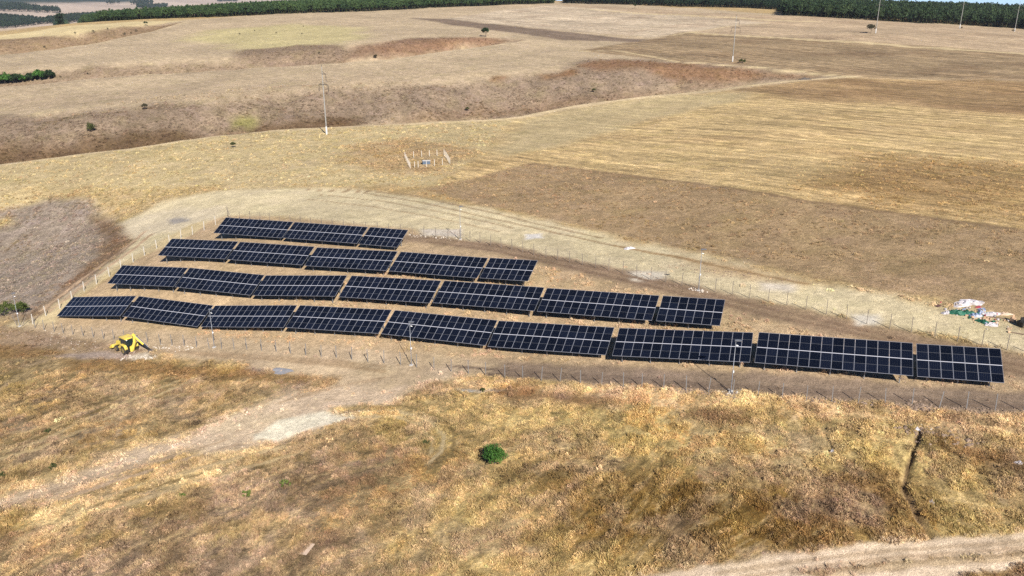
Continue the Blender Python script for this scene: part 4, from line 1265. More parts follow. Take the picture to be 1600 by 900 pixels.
crumpled('plastic_sheet', (1512, 474), 3.2, 2.6, 0.30, M_TARPW, 'large round crumpled white sheet topmost in the rubbish heap', 'plastic sheet', 0.1, 3)
crumpled('tarpaulin', (1494, 489), 2.8, 1.4, 0.32, M_TARPG, 'dark green net heaped at the left end of the rubbish', 'tarpaulin', -0.2, 5)
crumpled('plastic_sheet', (1479, 489), 1.1, 0.9, 0.25, M_TARPW, 'small white scrap at the far left of the green net', 'plastic sheet', 0.5, 7)
crumpled('tarpaulin', (1511, 490), 1.8, 0.9, 0.4, M_TARPG, 'narrow green strip in the middle of the rubbish heap', 'tarpaulin', -0.3, 9)
crumpled('plastic_bag', (1523, 494), 1.5, 1.2, 0.3, M_TARPB, 'blue-grey plastic heaped in the middle of the rubbish', 'plastic bag', 0.4, 11)
crumpled('plastic_bag', (1533, 486), 1.7, 1.0, 0.28, M_TARPB, 'blue-grey plastic below the big white sheet', 'plastic bag', 0.9, 13)
crumpled('plastic_sheet', (1548, 491), 2.4, 1.1, 0.24, M_TARPW, 'long white sheet on the right of the rubbish heap', 'plastic sheet', -0.4, 15)
crumpled('tarpaulin', (1536, 504), 1.6, 0.7, 0.35, M_TARPG, 'green strip trailing down below the rubbish heap', 'tarpaulin', -0.7, 17)
crumpled('plastic_sheet', (1549, 508.5), 1.6, 0.7, 0.3, M_TARPW, 'white scrap lowest at the foot of the rubbish heap', 'plastic sheet', -0.1, 19)
crumpled('cloth', (1529, 481), 0.6, 0.35, 0.25, M_RED, 'small red cloth between white sheet and blue plastic', 'cloth', -0.2, 21)
crumpled('cardboard_heap', (1538, 499), 1.5, 1.0, 0.2, M_CARD, 'flat brown cardboard right of the blue plastic', 'cardboard', 0.0, 23)
crumpled('plastic_bag', (1570, 491), 1.6, 0.7, 0.22, M_BOARD, 'beige flattened packaging at the right of the rubbish', 'packaging', -0.15, 29)
plank('sheet_of_metal', (1466, 478), (0.75, 0.55, 0.03), 0.4, M_BROWNB, 'small dark brown sheet lying left of the rubbish heap', 'metal sheet', 2)
plank('plank', (1558, 497), (1.7, 0.10, 0.05), -0.55, M_WOOD, 'dark plank lying right of the long white sheet', 'plank')
plank('plank', (1553, 503), (1.0, 0.12, 0.05), -0.3, M_WOOD, 'short dark plank above the lowest white scrap', 'plank')
plank('plank', (1590, 522), (1.3, 0.09, 0.06), -0.62, M_WOOD, 'single dark plank lying apart below the rubbish heap', 'plank')
plank('crate', (1582, 502), (0.5, 0.5, 0.45), 0.5, M_CARD, 'brown upright box near the picture\'s right edge', 'box')
plank('crate', (1598, 509), (1.1, 0.8, 0.6), 0.3, M_BLACKM, 'black box at the picture\'s right edge beside the brown box', 'box')
# many small scraps strewn round the heap
def litter():
    rnd = random.Random(8)
    mb = MB()
    for _ in range(95):
        u = rnd.gauss(1532, 26); v = 472 + (u - 1475) * .30 + rnd.gauss(8, 6)
        p = on_ground(min(max(u, 1470), 1620), v)
        s = rnd.uniform(.07, .26)
        M = Matrix.Rotation(rnd.uniform(0, 6.28), 3, 'Z') @ Matrix.Rotation(rnd.uniform(-.7, .7), 3, 'X')
        q = [Vector((rnd.uniform(.5, 1) * s * math.cos(a), rnd.uniform(.4, .9) * s * math.sin(a), 0)) for a in (0, 1.1, 2.3, 3.3, 4.4, 5.4)]
        top = [M @ (a + Vector((0, 0, rnd.uniform(0, .4) * s))) + p + Vector((0, 0, .10)) for a in q]
        c = sum(top, Vector()) / 6 + Vector((0, 0, .25 * s))
        mb.add(top + [c] + [a - Vector((0, 0, .16)) for a in top], [(i, (i + 1) % 6, 6) for i in range(6)] + [(i, 7 + i, 7 + (i + 1) % 6, (i + 1) % 6) for i in range(6)], rnd.choice([0, 0, 1, 1, 2, 3, 4, 4, 4]))
    o = mb.build('litter', [M_TARPW, M_TARPG, M_TARPB, M_RED, M_CARD])
    tag(o, 'small scraps of litter strewn about the rubbish heap', 'litter', kind='stuff')


litter()
crumpled('plastic_bag', (983, 389), 1.9, 1.0, 0.35, M_TARPW, 'white plastic bag lying alone at the edge of the stubble', 'plastic bag', 0.0, 31)
crumpled('plastic_bag', (1300, 706), 0.35, 0.3, 0.3, M_TARPW, 'small white rag in the meadow left of the narrow ditch', 'plastic bag', 0.0, 33)
crumpled('plastic_bag', (1455, 786), 0.5, 0.35, 0.3, M_TARPW, 'small white rag in the meadow right of the narrow ditch', 'plastic bag', 0.0, 35)
crumpled('plastic_sheet', (1592, 724), 0.9, 0.45, 0.2, M_TARPW, 'white scrap at the right edge of the meadow', 'plastic sheet', 0.0, 37)
crumpled('plastic_bag', (1434, 669), 0.5, 0.3, 0.25, M_TARPW, 'small white rag on the dark earth at the head of the ditch', 'plastic bag', 0.0, 39)
plank('board', (480, 859), (0.75, 1.45, 0.03), -0.35, M_BOARD, 'flat pale board lying in the grass at the lower left', 'board', 6)


def puddle(uv_list, label, mat, name='puddle'):
    pts = world_line(uv_list)
    cx, cy = sum(p[0] for p in pts) / len(pts), sum(p[1] for p in pts) / len(pts)
    z = max(gz(*p) for p in pts + [(cx, cy)]) + 0.03
    ring = []
    for i in range(len(pts)):
        a, b = pts[i - 1], pts[i]
        for t in (0, .33, .66):
            f = 1 + random.uniform(-.22, .18)
            ring.append((cx + (a[0] + (b[0] - a[0]) * t - cx) * f, cy + (a[1] + (b[1] - a[1]) * t - cy) * f))
    vs = [(x, y, gz(x, y) + 0.012) for x, y in ring] + [(cx + (x - cx) * .6, cy + (y - cy) * .6, gz(cx + (x - cx) * .6, cy + (y - cy) * .6) + 0.05) for x, y in ring] + [(cx, cy, gz(cx, cy) + 0.06)]
    n = len(ring)
    fs = [(i, (i + 1) % n, n + (i + 1) % n, n + i) for i in range(n)] + [(n + i, n + (i + 1) % n, 2 * n) for i in range(n)]
    o = MB().add(vs, fs).build(name, mat)
    return tag(o, label, name.replace('_', ' '), kind='structure')


M_PUD = plain('grey_wet_mud', (0.24, 0.235, 0.245), rough=0.7, vary=0.15, scale=1.5, spec=0.5)
M_ASH = plain('pale_ash', (0.44, 0.43, 0.42), rough=0.9, vary=0.2, scale=2)
puddle([(424, 577), (436, 573.5), (452, 575), (460, 580), (446, 585), (430, 583)], 'blue-grey patch of wet mud beside the track', M_PUD, 'mud_patch')


# gravel and clods thrown up along the fence and the banks
def clods(name, label, spots, mat, seed):
    rnd = random.Random(seed)
    mb = MB()
    for (uv0, uv1, n, spread, smin, smax) in spots:
        a, b = at(*uv0), at(*uv1)
        for _ in range(n):
            t = rnd.random()
            x = a[0] + (b[0] - a[0]) * t + rnd.gauss(0, spread); y = a[1] + (b[1] - a[1]) * t + rnd.gauss(0, spread)
            s = rnd.uniform(smin, smax) * rnd.uniform(.5, 1)
            z = gz(x, y)
            vs = []
            for dz, rr in ((-0.5, .8), (0.25, 1.0), (0.75, .55)):
                for j in range(5):
                    w = 6.283 * j / 5 + dz
                    q = s * rr * rnd.uniform(.7, 1.2)
                    vs.append((x + q * math.cos(w), y + q * math.sin(w), z + s * dz * .8))
            fs = [(i * 5 + j, i * 5 + (j + 1) % 5, i * 5 + 5 + (j + 1) % 5, i * 5 + 5 + j) for i in range(2) for j in range(5)] + [(10, 11, 12, 13, 14)]
            mb.add(vs, fs)
    o = mb.build(name, mat)
    return tag(o, label, 'earth clods', kind='stuff')


M_CLOD = plain('earth_clods', (0.23, 0.165, 0.12), rough=0.95, vary=0.3, scale=2)
M_CLODP = plain('pale_stones', (0.50, 0.44, 0.37), rough=0.95, vary=0.25, scale=2)
clods('earth_clods', 'brown clods along the front fence and the banks',
      [((1060, 610), (1200, 622), 220, .35, .06, .22), ((1200, 622), (1600, 646), 420, .4, .06, .22), ((1180, 574), (1560, 606), 260, .3, .04, .15), ((1425, 630), (1450, 640), 60, .5, .1, .35),
       ((880, 598), (1060, 610), 130, .3, .05, .14), ((0, 790), (200, 745), 260, 1.2, .05, .16), ((0, 520), (170, 545), 240, .7, .05, .2),
       ((690, 360), (860, 405), 120, .6, .05, .16), ((1000, 424), (1060, 450), 80, .6, .05, .14), ((1040, 415), (1240, 440), 160, 1.0, .06, .2), ((1400, 664), (1520, 690), 160, .7, .08, .32)], M_CLOD, 5)
clods('pale_stones', 'pale stones and crumbs of concrete along the fences',
      [((1120, 610), (1190, 620), 40, .4, .06, .2), ((240, 541), (300, 543), 60, .5, .06, .2), ((195, 557), (240, 560), 60, .5, .06, .22), ((60, 520), (160, 548), 60, 1, .05, .14),
       ((1440, 668), (1460, 676), 14, .5, .06, .2), ((640, 368), (720, 374), 60, .6, .06, .2), ((1080, 452), (1100, 456), 30, .4, .06, .2), ((400, 690), (570, 645), 120, .7, .04, .12)], M_CLODP, 6)
# ------------------------------------------------------------------ leaves, bushes and trees
def attr_material(name, attr, kind, rough=0.8, trans=0.25, vary=0.0):
    """colour read from an attribute of the mesh ('GEOMETRY') or of each planted piece ('INSTANCER')"""
    m, nt, b = new_mat(name)
    N, L = nt.nodes, nt.links
    a = N.new('ShaderNodeAttribute'); a.attribute_name = attr; a.attribute_type = kind
    col = a.outputs['Color']
    if kind == 'INSTANCER':
        g = N.new('ShaderNodeAttribute'); g.attribute_name = 'shade'; g.attribute_type = 'GEOMETRY'
        x = N.new('ShaderNodeMix'); x.data_type = 'RGBA'; x.blend_type = 'MULTIPLY'; x.inputs[0].default_value = 1
        L.new(col, x.inputs[6]); L.new(g.outputs['Color'], x.inputs[7])
        col = x.outputs[2]
    L.new(col, b.inputs['Base Color'])
    b.inputs['Roughness'].default_value = rough
    b.inputs['Specular IOR Level'].default_value = 0.2
    tr = N.new('ShaderNodeBsdfTranslucent'); L.new(col, tr.inputs[0])
    mx = N.new('ShaderNodeMixShader'); mx.inputs[0].default_value = trans
    L.new(b.outputs[0], mx.inputs[1]); L.new(tr.outputs[0], mx.inputs[2])
    L.new(mx.outputs[0], N['Material Output'].inputs['Surface'])
    return m


M_LEAF = attr_material('leaves', 'leaf', 'GEOMETRY', trans=0.2)
M_TUFT = attr_material('dry_grass_blades', 'tint', 'INSTANCER', trans=0.3)
M_TREE = attr_material('wood_foliage', 'tint', 'INSTANCER', trans=0.12)
M_BARK = plain('bark', (0.11, 0.085, 0.065), rough=0.95, vary=0.3, scale=6)


def crown_mesh(name, rx, ry, rz, zc, clumps, per, leaf, cols, seed, flat_bottom=0.2, attr='leaf', mat=None, hollow=0.45):
    """leaves in clumps through an uneven crown"""
    rnd = np.random.RandomState(seed)
    d = rnd.normal(size=(clumps, 3)); d /= np.linalg.norm(d, axis=1)[:, None]
    d[:, 2] = np.where(d[:, 2] < -flat_bottom, -d[:, 2] * 0.6, d[:, 2])
    lump = 0.64 + 0.52 * rnd.rand(clumps)
    rad = (hollow + (1 - hollow) * rnd.rand(clumps) ** 0.5) * lump
    c = d * rad[:, None] * np.array([rx, ry, rz]) * 0.86 + np.array([0, 0, zc])
    cr = (0.20 + 0.14 * rnd.rand(clumps)) * min(rx, ry, rz) * 1.35
    n = clumps * per
    ci = np.repeat(np.arange(clumps), per)
    off = rnd.normal(size=(n, 3)); off /= np.linalg.norm(off, axis=1)[:, None]
    p = c[ci] + off * (rnd.rand(n, 1) ** 0.4) * cr[ci][:, None]
    nrm = off + 0.9 * rnd.normal(size=(n, 3)) + np.array([0, 0, 0.4])
    nrm /= np.linalg.norm(nrm, axis=1)[:, None]
    t = np.cross(nrm, rnd.normal(size=(n, 3))); t /= np.linalg.norm(t, axis=1)[:, None]
    b = np.cross(nrm, t)
    s = leaf * (0.6 + 0.8 * rnd.rand(n))[:, None]
    quad = np.stack([p - t * s * 0.5, p + b * s * 0.32, p + t * s * 0.5, p - b * s * 0.32], 1).reshape(-1, 3)
    me = bpy.data.meshes.new(name)
    me.from_pydata(quad.tolist(), [], np.arange(n * 4).reshape(-1, 4).tolist())
    cols = np.array(cols)
    k = rnd.rand(clumps)
    cc = cols[0][None] * (1 - k[:, None]) + cols[1][None] * k[:, None]
    lc = cc[ci] * (0.75 + 0.5 * rnd.rand(n, 1))
    a = me.attributes.new(attr, 'FLOAT_COLOR', 'POINT')
    buf = np.ones((n * 4, 4), np.float32); buf[:, :3] = np.repeat(lc, 4, axis=0)
    a.data.foreach_set('color', buf.ravel())
    me.materials.append(mat or M_LEAF)
    me.update()
    return me


def trunk_mesh(name, h, r, spread, limbs, seed, mat=None):
    rnd = random.Random(seed)
    mb = MB()
    top = (rnd.uniform(-.08, .08) * h, rnd.uniform(-.08, .08) * h, h)
    mb.tube([(0, 0, -0.3), (0, 0, h * .15), (top[0] * .5, top[1] * .5, h * .55), top], [r * 1.3, r, r * .75, r * .35], 7)
    for k in range(limbs):
        a = 6.283 * k / limbs + rnd.uniform(-.4, .4)
        z0 = h * rnd.uniform(.3, .75)
        q = (math.cos(a) * spread * rnd.uniform(.6, 1), math.sin(a) * spread * rnd.uniform(.6, 1), z0 + spread * rnd.uniform(.3, .8))
        mb.tube([(top[0] * z0 / h * .7, top[1] * z0 / h * .7, z0), (q[0] * .5, q[1] * .5, (z0 + q[2]) / 2 - .05 * h), q], [r * .55, r * .35, r * .12], 5)
    return mb.mesh(name, [mat or M_BARK])


GREEN = [(0.022, 0.075, 0.014), (0.075, 0.165, 0.030)]
DARK = [(0.012, 0.026, 0.010), (0.034, 0.060, 0.020)]
OLIVE = [(0.045, 0.055, 0.018), (0.095, 0.100, 0.034)]
BUSHG = [(0.05, 0.075, 0.016), (0.11, 0.135, 0.036)]
BROWNG = [(0.040, 0.040, 0.022), (0.085, 0.072, 0.042)]


def plant(name, uv, h, w, cols, label, cat, seed, clumps=26, per=26, leaf=None, stem=0.25, group=None, low=0.2):
    p = on_ground(*uv)
    root = tag(empty(name, p, seed * 1.7), label, cat, group)
    trunk_mesh_ = trunk_mesh('trunk', h * 0.62, max(0.03, h * 0.022), w * 0.32, 5, seed)
    link('trunk', trunk_mesh_, root)
    zc = h * (0.5 + stem * 0.4)
    me = crown_mesh('crown', w / 2, w / 2 * 0.9, (h - h * stem) / 2, zc, clumps, per, leaf or max(w * 0.11, 0.12), cols, seed, low)
    link('crown', me, root)
    return root


plant('green_bush', (773, 725), 2.25, 2.9, GREEN, 'round bright green bush alone in the dry foreground meadow', 'bush', 3, 46, 70, 0.15, 0.04, low=0.5)
plant('olive_bush', (10, 492), 2.7, 5.0, BUSHG, 'low olive bush beside the left corner lamp post, nearer the picture edge', 'bush', 5, 40, 40, 0.2, 0.05, low=0.4)
plant('olive_bush', (34, 489), 2.3, 3.6, BUSHG, 'low olive bush right behind the left corner lamp post', 'bush', 6, 40, 40, 0.2, 0.05, low=0.4)
plant('bush', (227, 172), 3.0, 3.2, BROWNG, 'small dark bush on the gully bank, upper of two', 'bush', 8)
plant('bush', (142.5, 206), 3.9, 4.2, OLIVE, 'round dark green bush on the gully bank, lower of two', 'bush', 9, low=0.5, stem=.08)
plant('low_shrub', (365, 231.5), 2.0, 2.2, OLIVE, 'small olive shrub on the dry spur left of the near power pole', 'shrub', 10)
plant('field_tree', (759, 57.5), 6.6, 6.4, DARK, 'single dark round tree at the head of the second gully', 'tree', 11, 34, 30)
plant('field_tree', (992, 13.5), 6.0, 4.4, DARK, 'tiny lone dark tree in the far field below the horizon', 'tree', 12)
plant('field_bush', (1360.5, 52.5), 6.2, 6.8, BROWNG, 'round dark bush beside a power pole in the far field', 'bush', 13, 34, 30)
plant('low_shrub', (1160, 98.5), 2.1, 5.6, OLIVE, 'low spreading olive shrub right of a power pole foot', 'shrub', 14, stem=.05)
plant('field_tree', (1217, 23.5), 7.0, 6.4, DARK, 'dark tree standing apart at the left end of the right wood', 'tree', 15)
plant('bush', (586.5, 92), 2.8, 2.8, BROWNG, 'small dark bush in the second gully', 'bush', 16)
plant('bush', (228, 40), 4.6, 4.6, DARK, 'dark round bush on the lip of the farthest gully', 'bush', 17)
plant('bush', (730, 174), 2.2, 2.2, OLIVE, 'tiny dark bush at the bottom of the near gully', 'bush', 18)
plant('bush', (928, 144), 2.4, 2.4, OLIVE, 'tiny bush on the near gully\'s upper bank', 'bush', 19)
for k, (u, v, h) in enumerate([(-6, 132, 6.2), (8, 131.5, 6.8), (21, 130, 6.2), (35, 128.5, 4.6), (50, 127, 5.0), (63, 125.5, 6.2), (78, 124.5, 5.4)]):
    plant('gully_shrub', (u, v), h, h * 1.65, GREEN if k % 2 else DARK, ['leftmost dark shrub of the row in the second gully, cut by the picture edge', 'tall dark shrub second in the row at the left picture edge',
          'third shrub in the row at the left picture edge', 'lower fourth shrub in the middle of the row at the left edge', 'fifth shrub in the row at the left picture edge',
          'sixth shrub, tall, near the right end of the row at the left edge', 'rightmost shrub of the row at the left picture edge'][k], 'shrub', 30 + k, 34, 30, stem=.05, group='shrubs in the second gully')
SMALL = [(137, 118, 1.6, 'tiny dark shrub right of the shrub row'), (95, 123, 1.4, 'tiny shrub just right of the shrub row\'s end'), (499, 85, 1.8, 'tiny shrub above the near power pole top in the second gully'),
         (146, 51, 2.6, 'small shrub on the farthest bank, leftmost of the upper ones'), (168, 47, 2.2, 'tiny shrub on the farthest bank beside the pale field'), (195, 56, 3.0, 'small shrub lower on the farthest bank'),
         (205, 54, 2.2, 'tiny shrub on the farthest bank left of centre'), (213, 50.5, 3.0, 'small shrub on the farthest bank below the round bush'), (70, 74, 2.2, 'tiny shrub low on the farthest bank at the left'),
         (1502, 46, 2.2, 'tiny shrub at the foot of the second power pole from the right'), (1583, 50.5, 2.4, 'tiny shrub at the foot of the rightmost power pole'),
         (374, 54, 1.8, 'tiny shrub at the left of the yellowish far hill'), (398, 49, 1.8, 'tiny shrub second from left on the yellowish far hill'), (432, 53, 1.8, 'tiny shrub low on the yellowish far hill'),
         (474, 43, 1.6, 'tiny shrub high on the yellowish far hill'), (472, 55, 1.8, 'tiny shrub lowest right on the yellowish far hill'), (118, 53, 2.4, 'tiny shrub on the edge of the pale yellow field')]
for k, (u, v, h, lab) in enumerate(SMALL):
    plant('small_shrub', (u, v), h, h * 1.1, BROWNG, lab, 'shrub', 60 + k, 12, 12, h * .16, .05)
for k, (u, v, w, lab) in enumerate([(286, 777, .9, 'small bright green weed in the lower left meadow'), (386, 776, 1.3, 'yellow-green weed patch left of the pale tracks'), (446, 760, 1.5, 'green weed patch right of the yellow-green one'),
                                    (75, 676, 1.0, 'dark green weed beside the left wheel track'), (84, 731, 1.3, 'dark green weed on the edge of the earth track'), (4, 746, 1.4, 'dark weed at the left picture edge beside the earth track'),
                                    (665, 694, 1.0, 'green weed beside the looping wheel ruts'), (755, 612, 1.0, 'small green weed at the left end of the red-brown grass')]):
    plant('green_weed', (u, v), w * .5, w, [(0.07, 0.10, 0.02), (0.16, 0.20, 0.05)] if k < 3 else OLIVE, lab, 'weed', 90 + k, 16, 16, .14, .02, low=.6)
p = on_ground(1257, 126)
o = crumpled('rubble_heap', (1257, 126), 5, 3, 1.0, M_IRON, 'small dark heap at the upper end of the near gully', 'heap', 0.1, 41)


# ------------------------------------------------------------------ planting many small things at once
def planting_group(coll, name):
    ng = bpy.data.node_groups.new(name, 'GeometryNodeTree')
    ng.interface.new_socket('Geometry', in_out='INPUT', socket_type='NodeSocketGeometry')
    ng.interface.new_socket('Geometry', in_out='OUTPUT', socket_type='NodeSocketGeometry')
    N, L = ng.nodes, ng.links
    gi, go = N.new('NodeGroupInput'), N.new('NodeGroupOutput')
    ci = N.new('GeometryNodeCollectionInfo')
    ci.inputs['Collection'].default_value = coll
    ci.inputs['Separate Children'].default_value = True
    ci.inputs['Reset Children'].default_value = True
    ip = N.new('GeometryNodeInstanceOnPoints')
    ip.inputs['Pick Instance'].default_value = True

    def named(nm, ty):
        a = N.new('GeometryNodeInputNamedAttribute'); a.data_type = ty; a.inputs['Name'].default_value = nm
        return a.outputs['Attribute']
    L.new(gi.outputs[0], ip.inputs['Points'])
    L.new(ci.outputs[0], ip.inputs['Instance'])
    L.new(named('which', 'INT'), ip.inputs['Instance Index'])
    L.new(named('turn', 'FLOAT_VECTOR'), ip.inputs['Rotation'])
    L.new(named('size', 'FLOAT_VECTOR'), ip.inputs['Scale'])
    L.new(ip.outputs[0], go.inputs[0])
    return ng


def scatter(name, label, cat, protos, x, y, size, tint, seed, sink=0.03, lean=0.12, lodge=None):
    rnd = np.random.RandomState(seed)
    n = len(x)
    coll = bpy.data.collections.new(name + '_kinds')
    for k, me in enumerate(protos):
        o = bpy.data.objects.new('%s_kind_%02d' % (name, k), me)
        coll.objects.link(o)
    me = bpy.data.meshes.new(name)
    z = look(gh, x, y) + EYE - sink
    me.vertices.add(n)
    me.vertices.foreach_set('co', np.stack([x, y, z], 1).astype(np.float32).ravel())
    def put(nm, ty, key, arr):
        a = me.attributes.new(nm, ty, 'POINT'); a.data.foreach_set(key, arr.ravel())
    put('which', 'INT', 'value', rnd.randint(0, len(protos), n).astype(np.int32))
    turn = np.stack([rnd.normal(0, lean, n), rnd.normal(0, lean, n), rnd.rand(n) * 6.283], 1)
    if lodge is not None:          # stalks pressed over by the wind, the same way over several metres
        turn[:, 0] += lodge * (0.4 + 0.9 * rnd.rand(n))
        turn[:, 2] = 9.0 * fbm(x / 14, y / 14, 250, 3) + rnd.normal(0, .35, n)
    put('turn', 'FLOAT_VECTOR', 'vector', turn.astype(np.float32))
    put('size', 'FLOAT_VECTOR', 'vector', (size if size.ndim == 2 else np.repeat(size[:, None], 3, 1)).astype(np.float32))
    buf = np.ones((n, 4), np.float32); buf[:, :3] = np.clip(tint, 0.002, 0.95)
    put('tint', 'FLOAT_COLOR', 'color', buf)
    me.update()
    o = link(name, me)
    md = o.modifiers.new('planting', 'NODES')
    md.node_group = planting_group(coll, name + '_planting')
    return tag(o, label, cat, kind='stuff')


def shade_mesh(name, vs, fs, shade, mat):
    me = bpy.data.meshes.new(name)
    me.from_pydata(vs, [], fs)
    a = me.attributes.new('shade', 'FLOAT_COLOR', 'POINT')
    buf = np.ones((len(vs), 4), np.float32); buf[:, :3] = np.array(shade, np.float32).reshape(len(vs), -1)
    a.data.foreach_set('color', buf.ravel())
    me.materials.append(mat)
    me.update()
    return me


def tuft(name, blades, h, spread, w, seed, bend=0.5):
    rnd = random.Random(seed)
    vs, fs, sh = [], [], []
    for _ in range(blades):
        a = rnd.uniform(0, 6.283)
        r0 = rnd.uniform(0, spread * .5)
        bx, by = r0 * math.cos(a + 1), r0 * math.sin(a + 1)
        hh = h * rnd.uniform(.5, 1.1)
        out = spread * rnd.uniform(.2, 1.2)
        dx, dy = math.cos(a), math.sin(a)
        px, py = -dy * w / 2, dx * w / 2
        tw = rnd.uniform(-1, 1) * w
        mxx, myy = bx + dx * out * .35, by + dy * out * .35
        tx, ty = bx + dx * out, by + dy * out
        k = len(vs)
        vs += [(bx - px, by - py, 0), (bx + px, by + py, 0), (mxx + px * .8 + tw * .3, myy + py * .8, hh * .62), (mxx - px * .8, myy - py * .8 + tw * .3, hh * .62), (tx, ty, hh * (1 - bend * rnd.uniform(0, .5)))]
        fs += [(k, k + 1, k + 2, k + 3), (k + 3, k + 2, k + 4)]
        b = rnd.uniform(.8, 1.2)
        sh += [b * .9, b * .9, b, b, b * 1.1]
    return shade_mesh(name, vs, fs, np.repeat(np.array(sh)[:, None], 3, 1), M_TUFT)


def brush(name, bits, r, h, seed, sz=0.10):
    rnd = random.Random(seed)
    vs, fs, sh = [], [], []
    for _ in range(bits):
        a, q = rnd.uniform(0, 6.283), math.sqrt(rnd.random())
        t = rnd.random()
        x, y = r * q * math.cos(a), r * q * math.sin(a)
        z = h * (1 - q * q * .8) * (0.25 + .8 * t)
        d = Vector((rnd.gauss(0, 1), rnd.gauss(0, 1), rnd.gauss(.6, 1))).normalized()
        e = d.cross(Vector((rnd.gauss(0, 1), rnd.gauss(0, 1), rnd.gauss(0, 1)))).normalized()
        c = Vector((x, y, z)); s = sz * rnd.uniform(.6, 1.6)
        k = len(vs)
        vs += [tuple(c - d * s), tuple(c + e * s * .22), tuple(c + d * s), tuple(c - e * s * .22)]
        fs += [(k, k + 1, k + 2, k + 3)]
        sh += [rnd.uniform(.7, 1.25)] * 4
    return shade_mesh(name, vs, fs, np.repeat(np.array(sh)[:, None], 3, 1), M_TUFT)


TUFTS = [tuft('grass_tuft', 11, .42, .26, .030, 1), tuft('grass_tuft', 13, .34, .30, .030, 2), tuft('grass_tuft', 9, .52, .22, .028, 3, .3), tuft('grass_tuft', 14, .28, .34, .034, 4, .8)]
BRUSH = [brush('brush_clump', 46, .34, .34, 5), brush('brush_clump', 40, .28, .42, 6), brush('brush_clump', 54, .42, .30, 7)]


def polar_points(n, r0, r1, half, rnd):
    r = np.sqrt(r0 ** 2 + (r1 ** 2 - r0 ** 2) * rnd.rand(n))
    a = np.radians((rnd.rand(n) * 2 - 1) * half)
    return r * np.sin(a), r * np.cos(a)


def off_tables(x, y, pad):
    ok = np.ones(len(x), bool)
    for t in TABLES:
        c, s_ = math.cos(R(t[5])), math.sin(R(t[5]))
        a = (x - t[2]) * c + (y - t[3]) * s_
        b = -(x - t[2]) * s_ + (y - t[3]) * c
        ok &= ~((np.abs(a) < t[1] * PX / 2 + pad) & (np.abs(b) < 2.05 + pad))
    return ok


def tinted(x, y, rnd, gain, jit=0.22):
    c = look(tone, x, y) * gain
    ol = sstep(.52, .68, fbm(x / 7, y / 7, 201, 4))[:, None]
    mv = sstep(.50, .66, fbm(x / 6 + 40, y / 6, 202, 4))[:, None]
    ru = sstep(.60, .74, fbm(x / 8 - 40, y / 8, 203, 4))[:, None]
    st = sstep(.54, .70, fbm(x / 3.5, y / 3.5 + 70, 204, 4))[:, None]
    c = c * (1 + ol * (np.array([[.95, .97, .88]]) - 1))
    c = c * (1 + mv * (np.array([[.96, .94, 1.0]]) - 1))
    c = c * (1 + ru * (np.array([[.95, .88, .80]]) - 1))
    c = c * (1 + st * (np.array([[1.10, 1.09, 1.06]]) - 1))
    return c * np.exp(rnd.normal(0, jit, (len(x), 1))) * (1 + rnd.normal(0, .03, (len(x), 3)))


rs = np.random.RandomState(77)
# meadow grass, nearest first in view
x, y = polar_points(440000, 40, 128, 41, rs)
mk = look(mask, x, y)
clump = fbm(x / 1.6, y / 1.6, 210, 3)
keep = rs.rand(len(x)) < np.clip((mk[:, 1] - .55) / .35, 0.003, 1) * np.clip(sstep(.26, .50, clump), .3, 1) * np.clip((80 / np.hypot(x, y)) ** 1.2, .35, 1.0)
d_tr, _, _ = polyline_coords(x, y, TRENCH)
keep &= (d_tr > 0.5) & (mk[:, 0] < .05)
x, y = x[keep], y[keep]
cl = clump[keep]
sel = rs.rand(len(x)) < 0.30 + 0.4 * (fbm(x / 5, y / 5, 211, 3) - .5)
sc = (0.55 + 0.8 * rs.rand(len(x))) * (0.55 + 1.15 * sstep(.38, .68, cl))
scatter('dry_grass', 'dry straw-coloured grass covering the meadow in front of the panels', 'grass', TUFTS, x[~sel], y[~sel], sc[~sel] * 0.66, tinted(x[~sel], y[~sel], rs, 1.76, .15) * np.array([[1, 1.005, 1.04]]), 1, lodge=0.55)
scatter('dry_weeds', 'greyish dry weeds among the grass in front of the panels', 'weeds', BRUSH, x[sel], y[sel], sc[sel] * 0.58, tinted(x[sel], y[sel], rs, 1.80, .15) * np.array([[.98, .96, 1.0]]), 2)

x, y = polar_points(30000, 42, 125, 41, rs)
mk = look(mask, x, y)
keep = (mk[:, 1] > .9) & (rs.rand(len(x)) < .35 * sstep(.50, .62, fbm(x / 9, y / 9, 260, 4)))
x, y = x[keep], y[keep]
scatter('tall_weeds', 'taller brownish weed clumps standing in the dry meadow', 'weeds', BRUSH, x, y, 0.7 + 0.9 * rs.rand(len(x)), 1.25 * look(tone, x, y) * np.exp(rs.normal(0, .3, (len(x), 1))) * np.array([[.98, .94, 1.0]]), 8)

# brush in the bowl on the left, on the spur and on the gully banks
x, y = polar_points(300000, 128, 420, 40, rs)
r_ = np.hypot(x, y)
mk = look(mask, x, y)
keep = rs.rand(len(x)) < np.clip((mk[:, 1] - .70) / .25, 0.0, 1) * np.clip((190 / r_) ** 1.5, .2, 1.0) * sstep(.34, .6, fbm(x / 4, y / 4, 220, 3))
x, y, r_ = x[keep], y[keep], r_[keep]
sc = (0.55 + 0.7 * rs.rand(len(x))) * (1 + .7 * sstep(180, 380, r_))
scatter('dry_brush', 'low grey dry brush in the hollow, on the spur and on the gully banks', 'brush', BRUSH + TUFTS[:2], x, y, sc, tinted(x, y, rs, 1.36, .26), 3)
x, y = polar_points(60000, 420, 900, 40, rs)
mk = look(mask, x, y)
keep = rs.rand(len(x)) < np.clip((mk[:, 1] - .85) / .1, 0.0, 1) * .55
x, y = x[keep], y[keep]
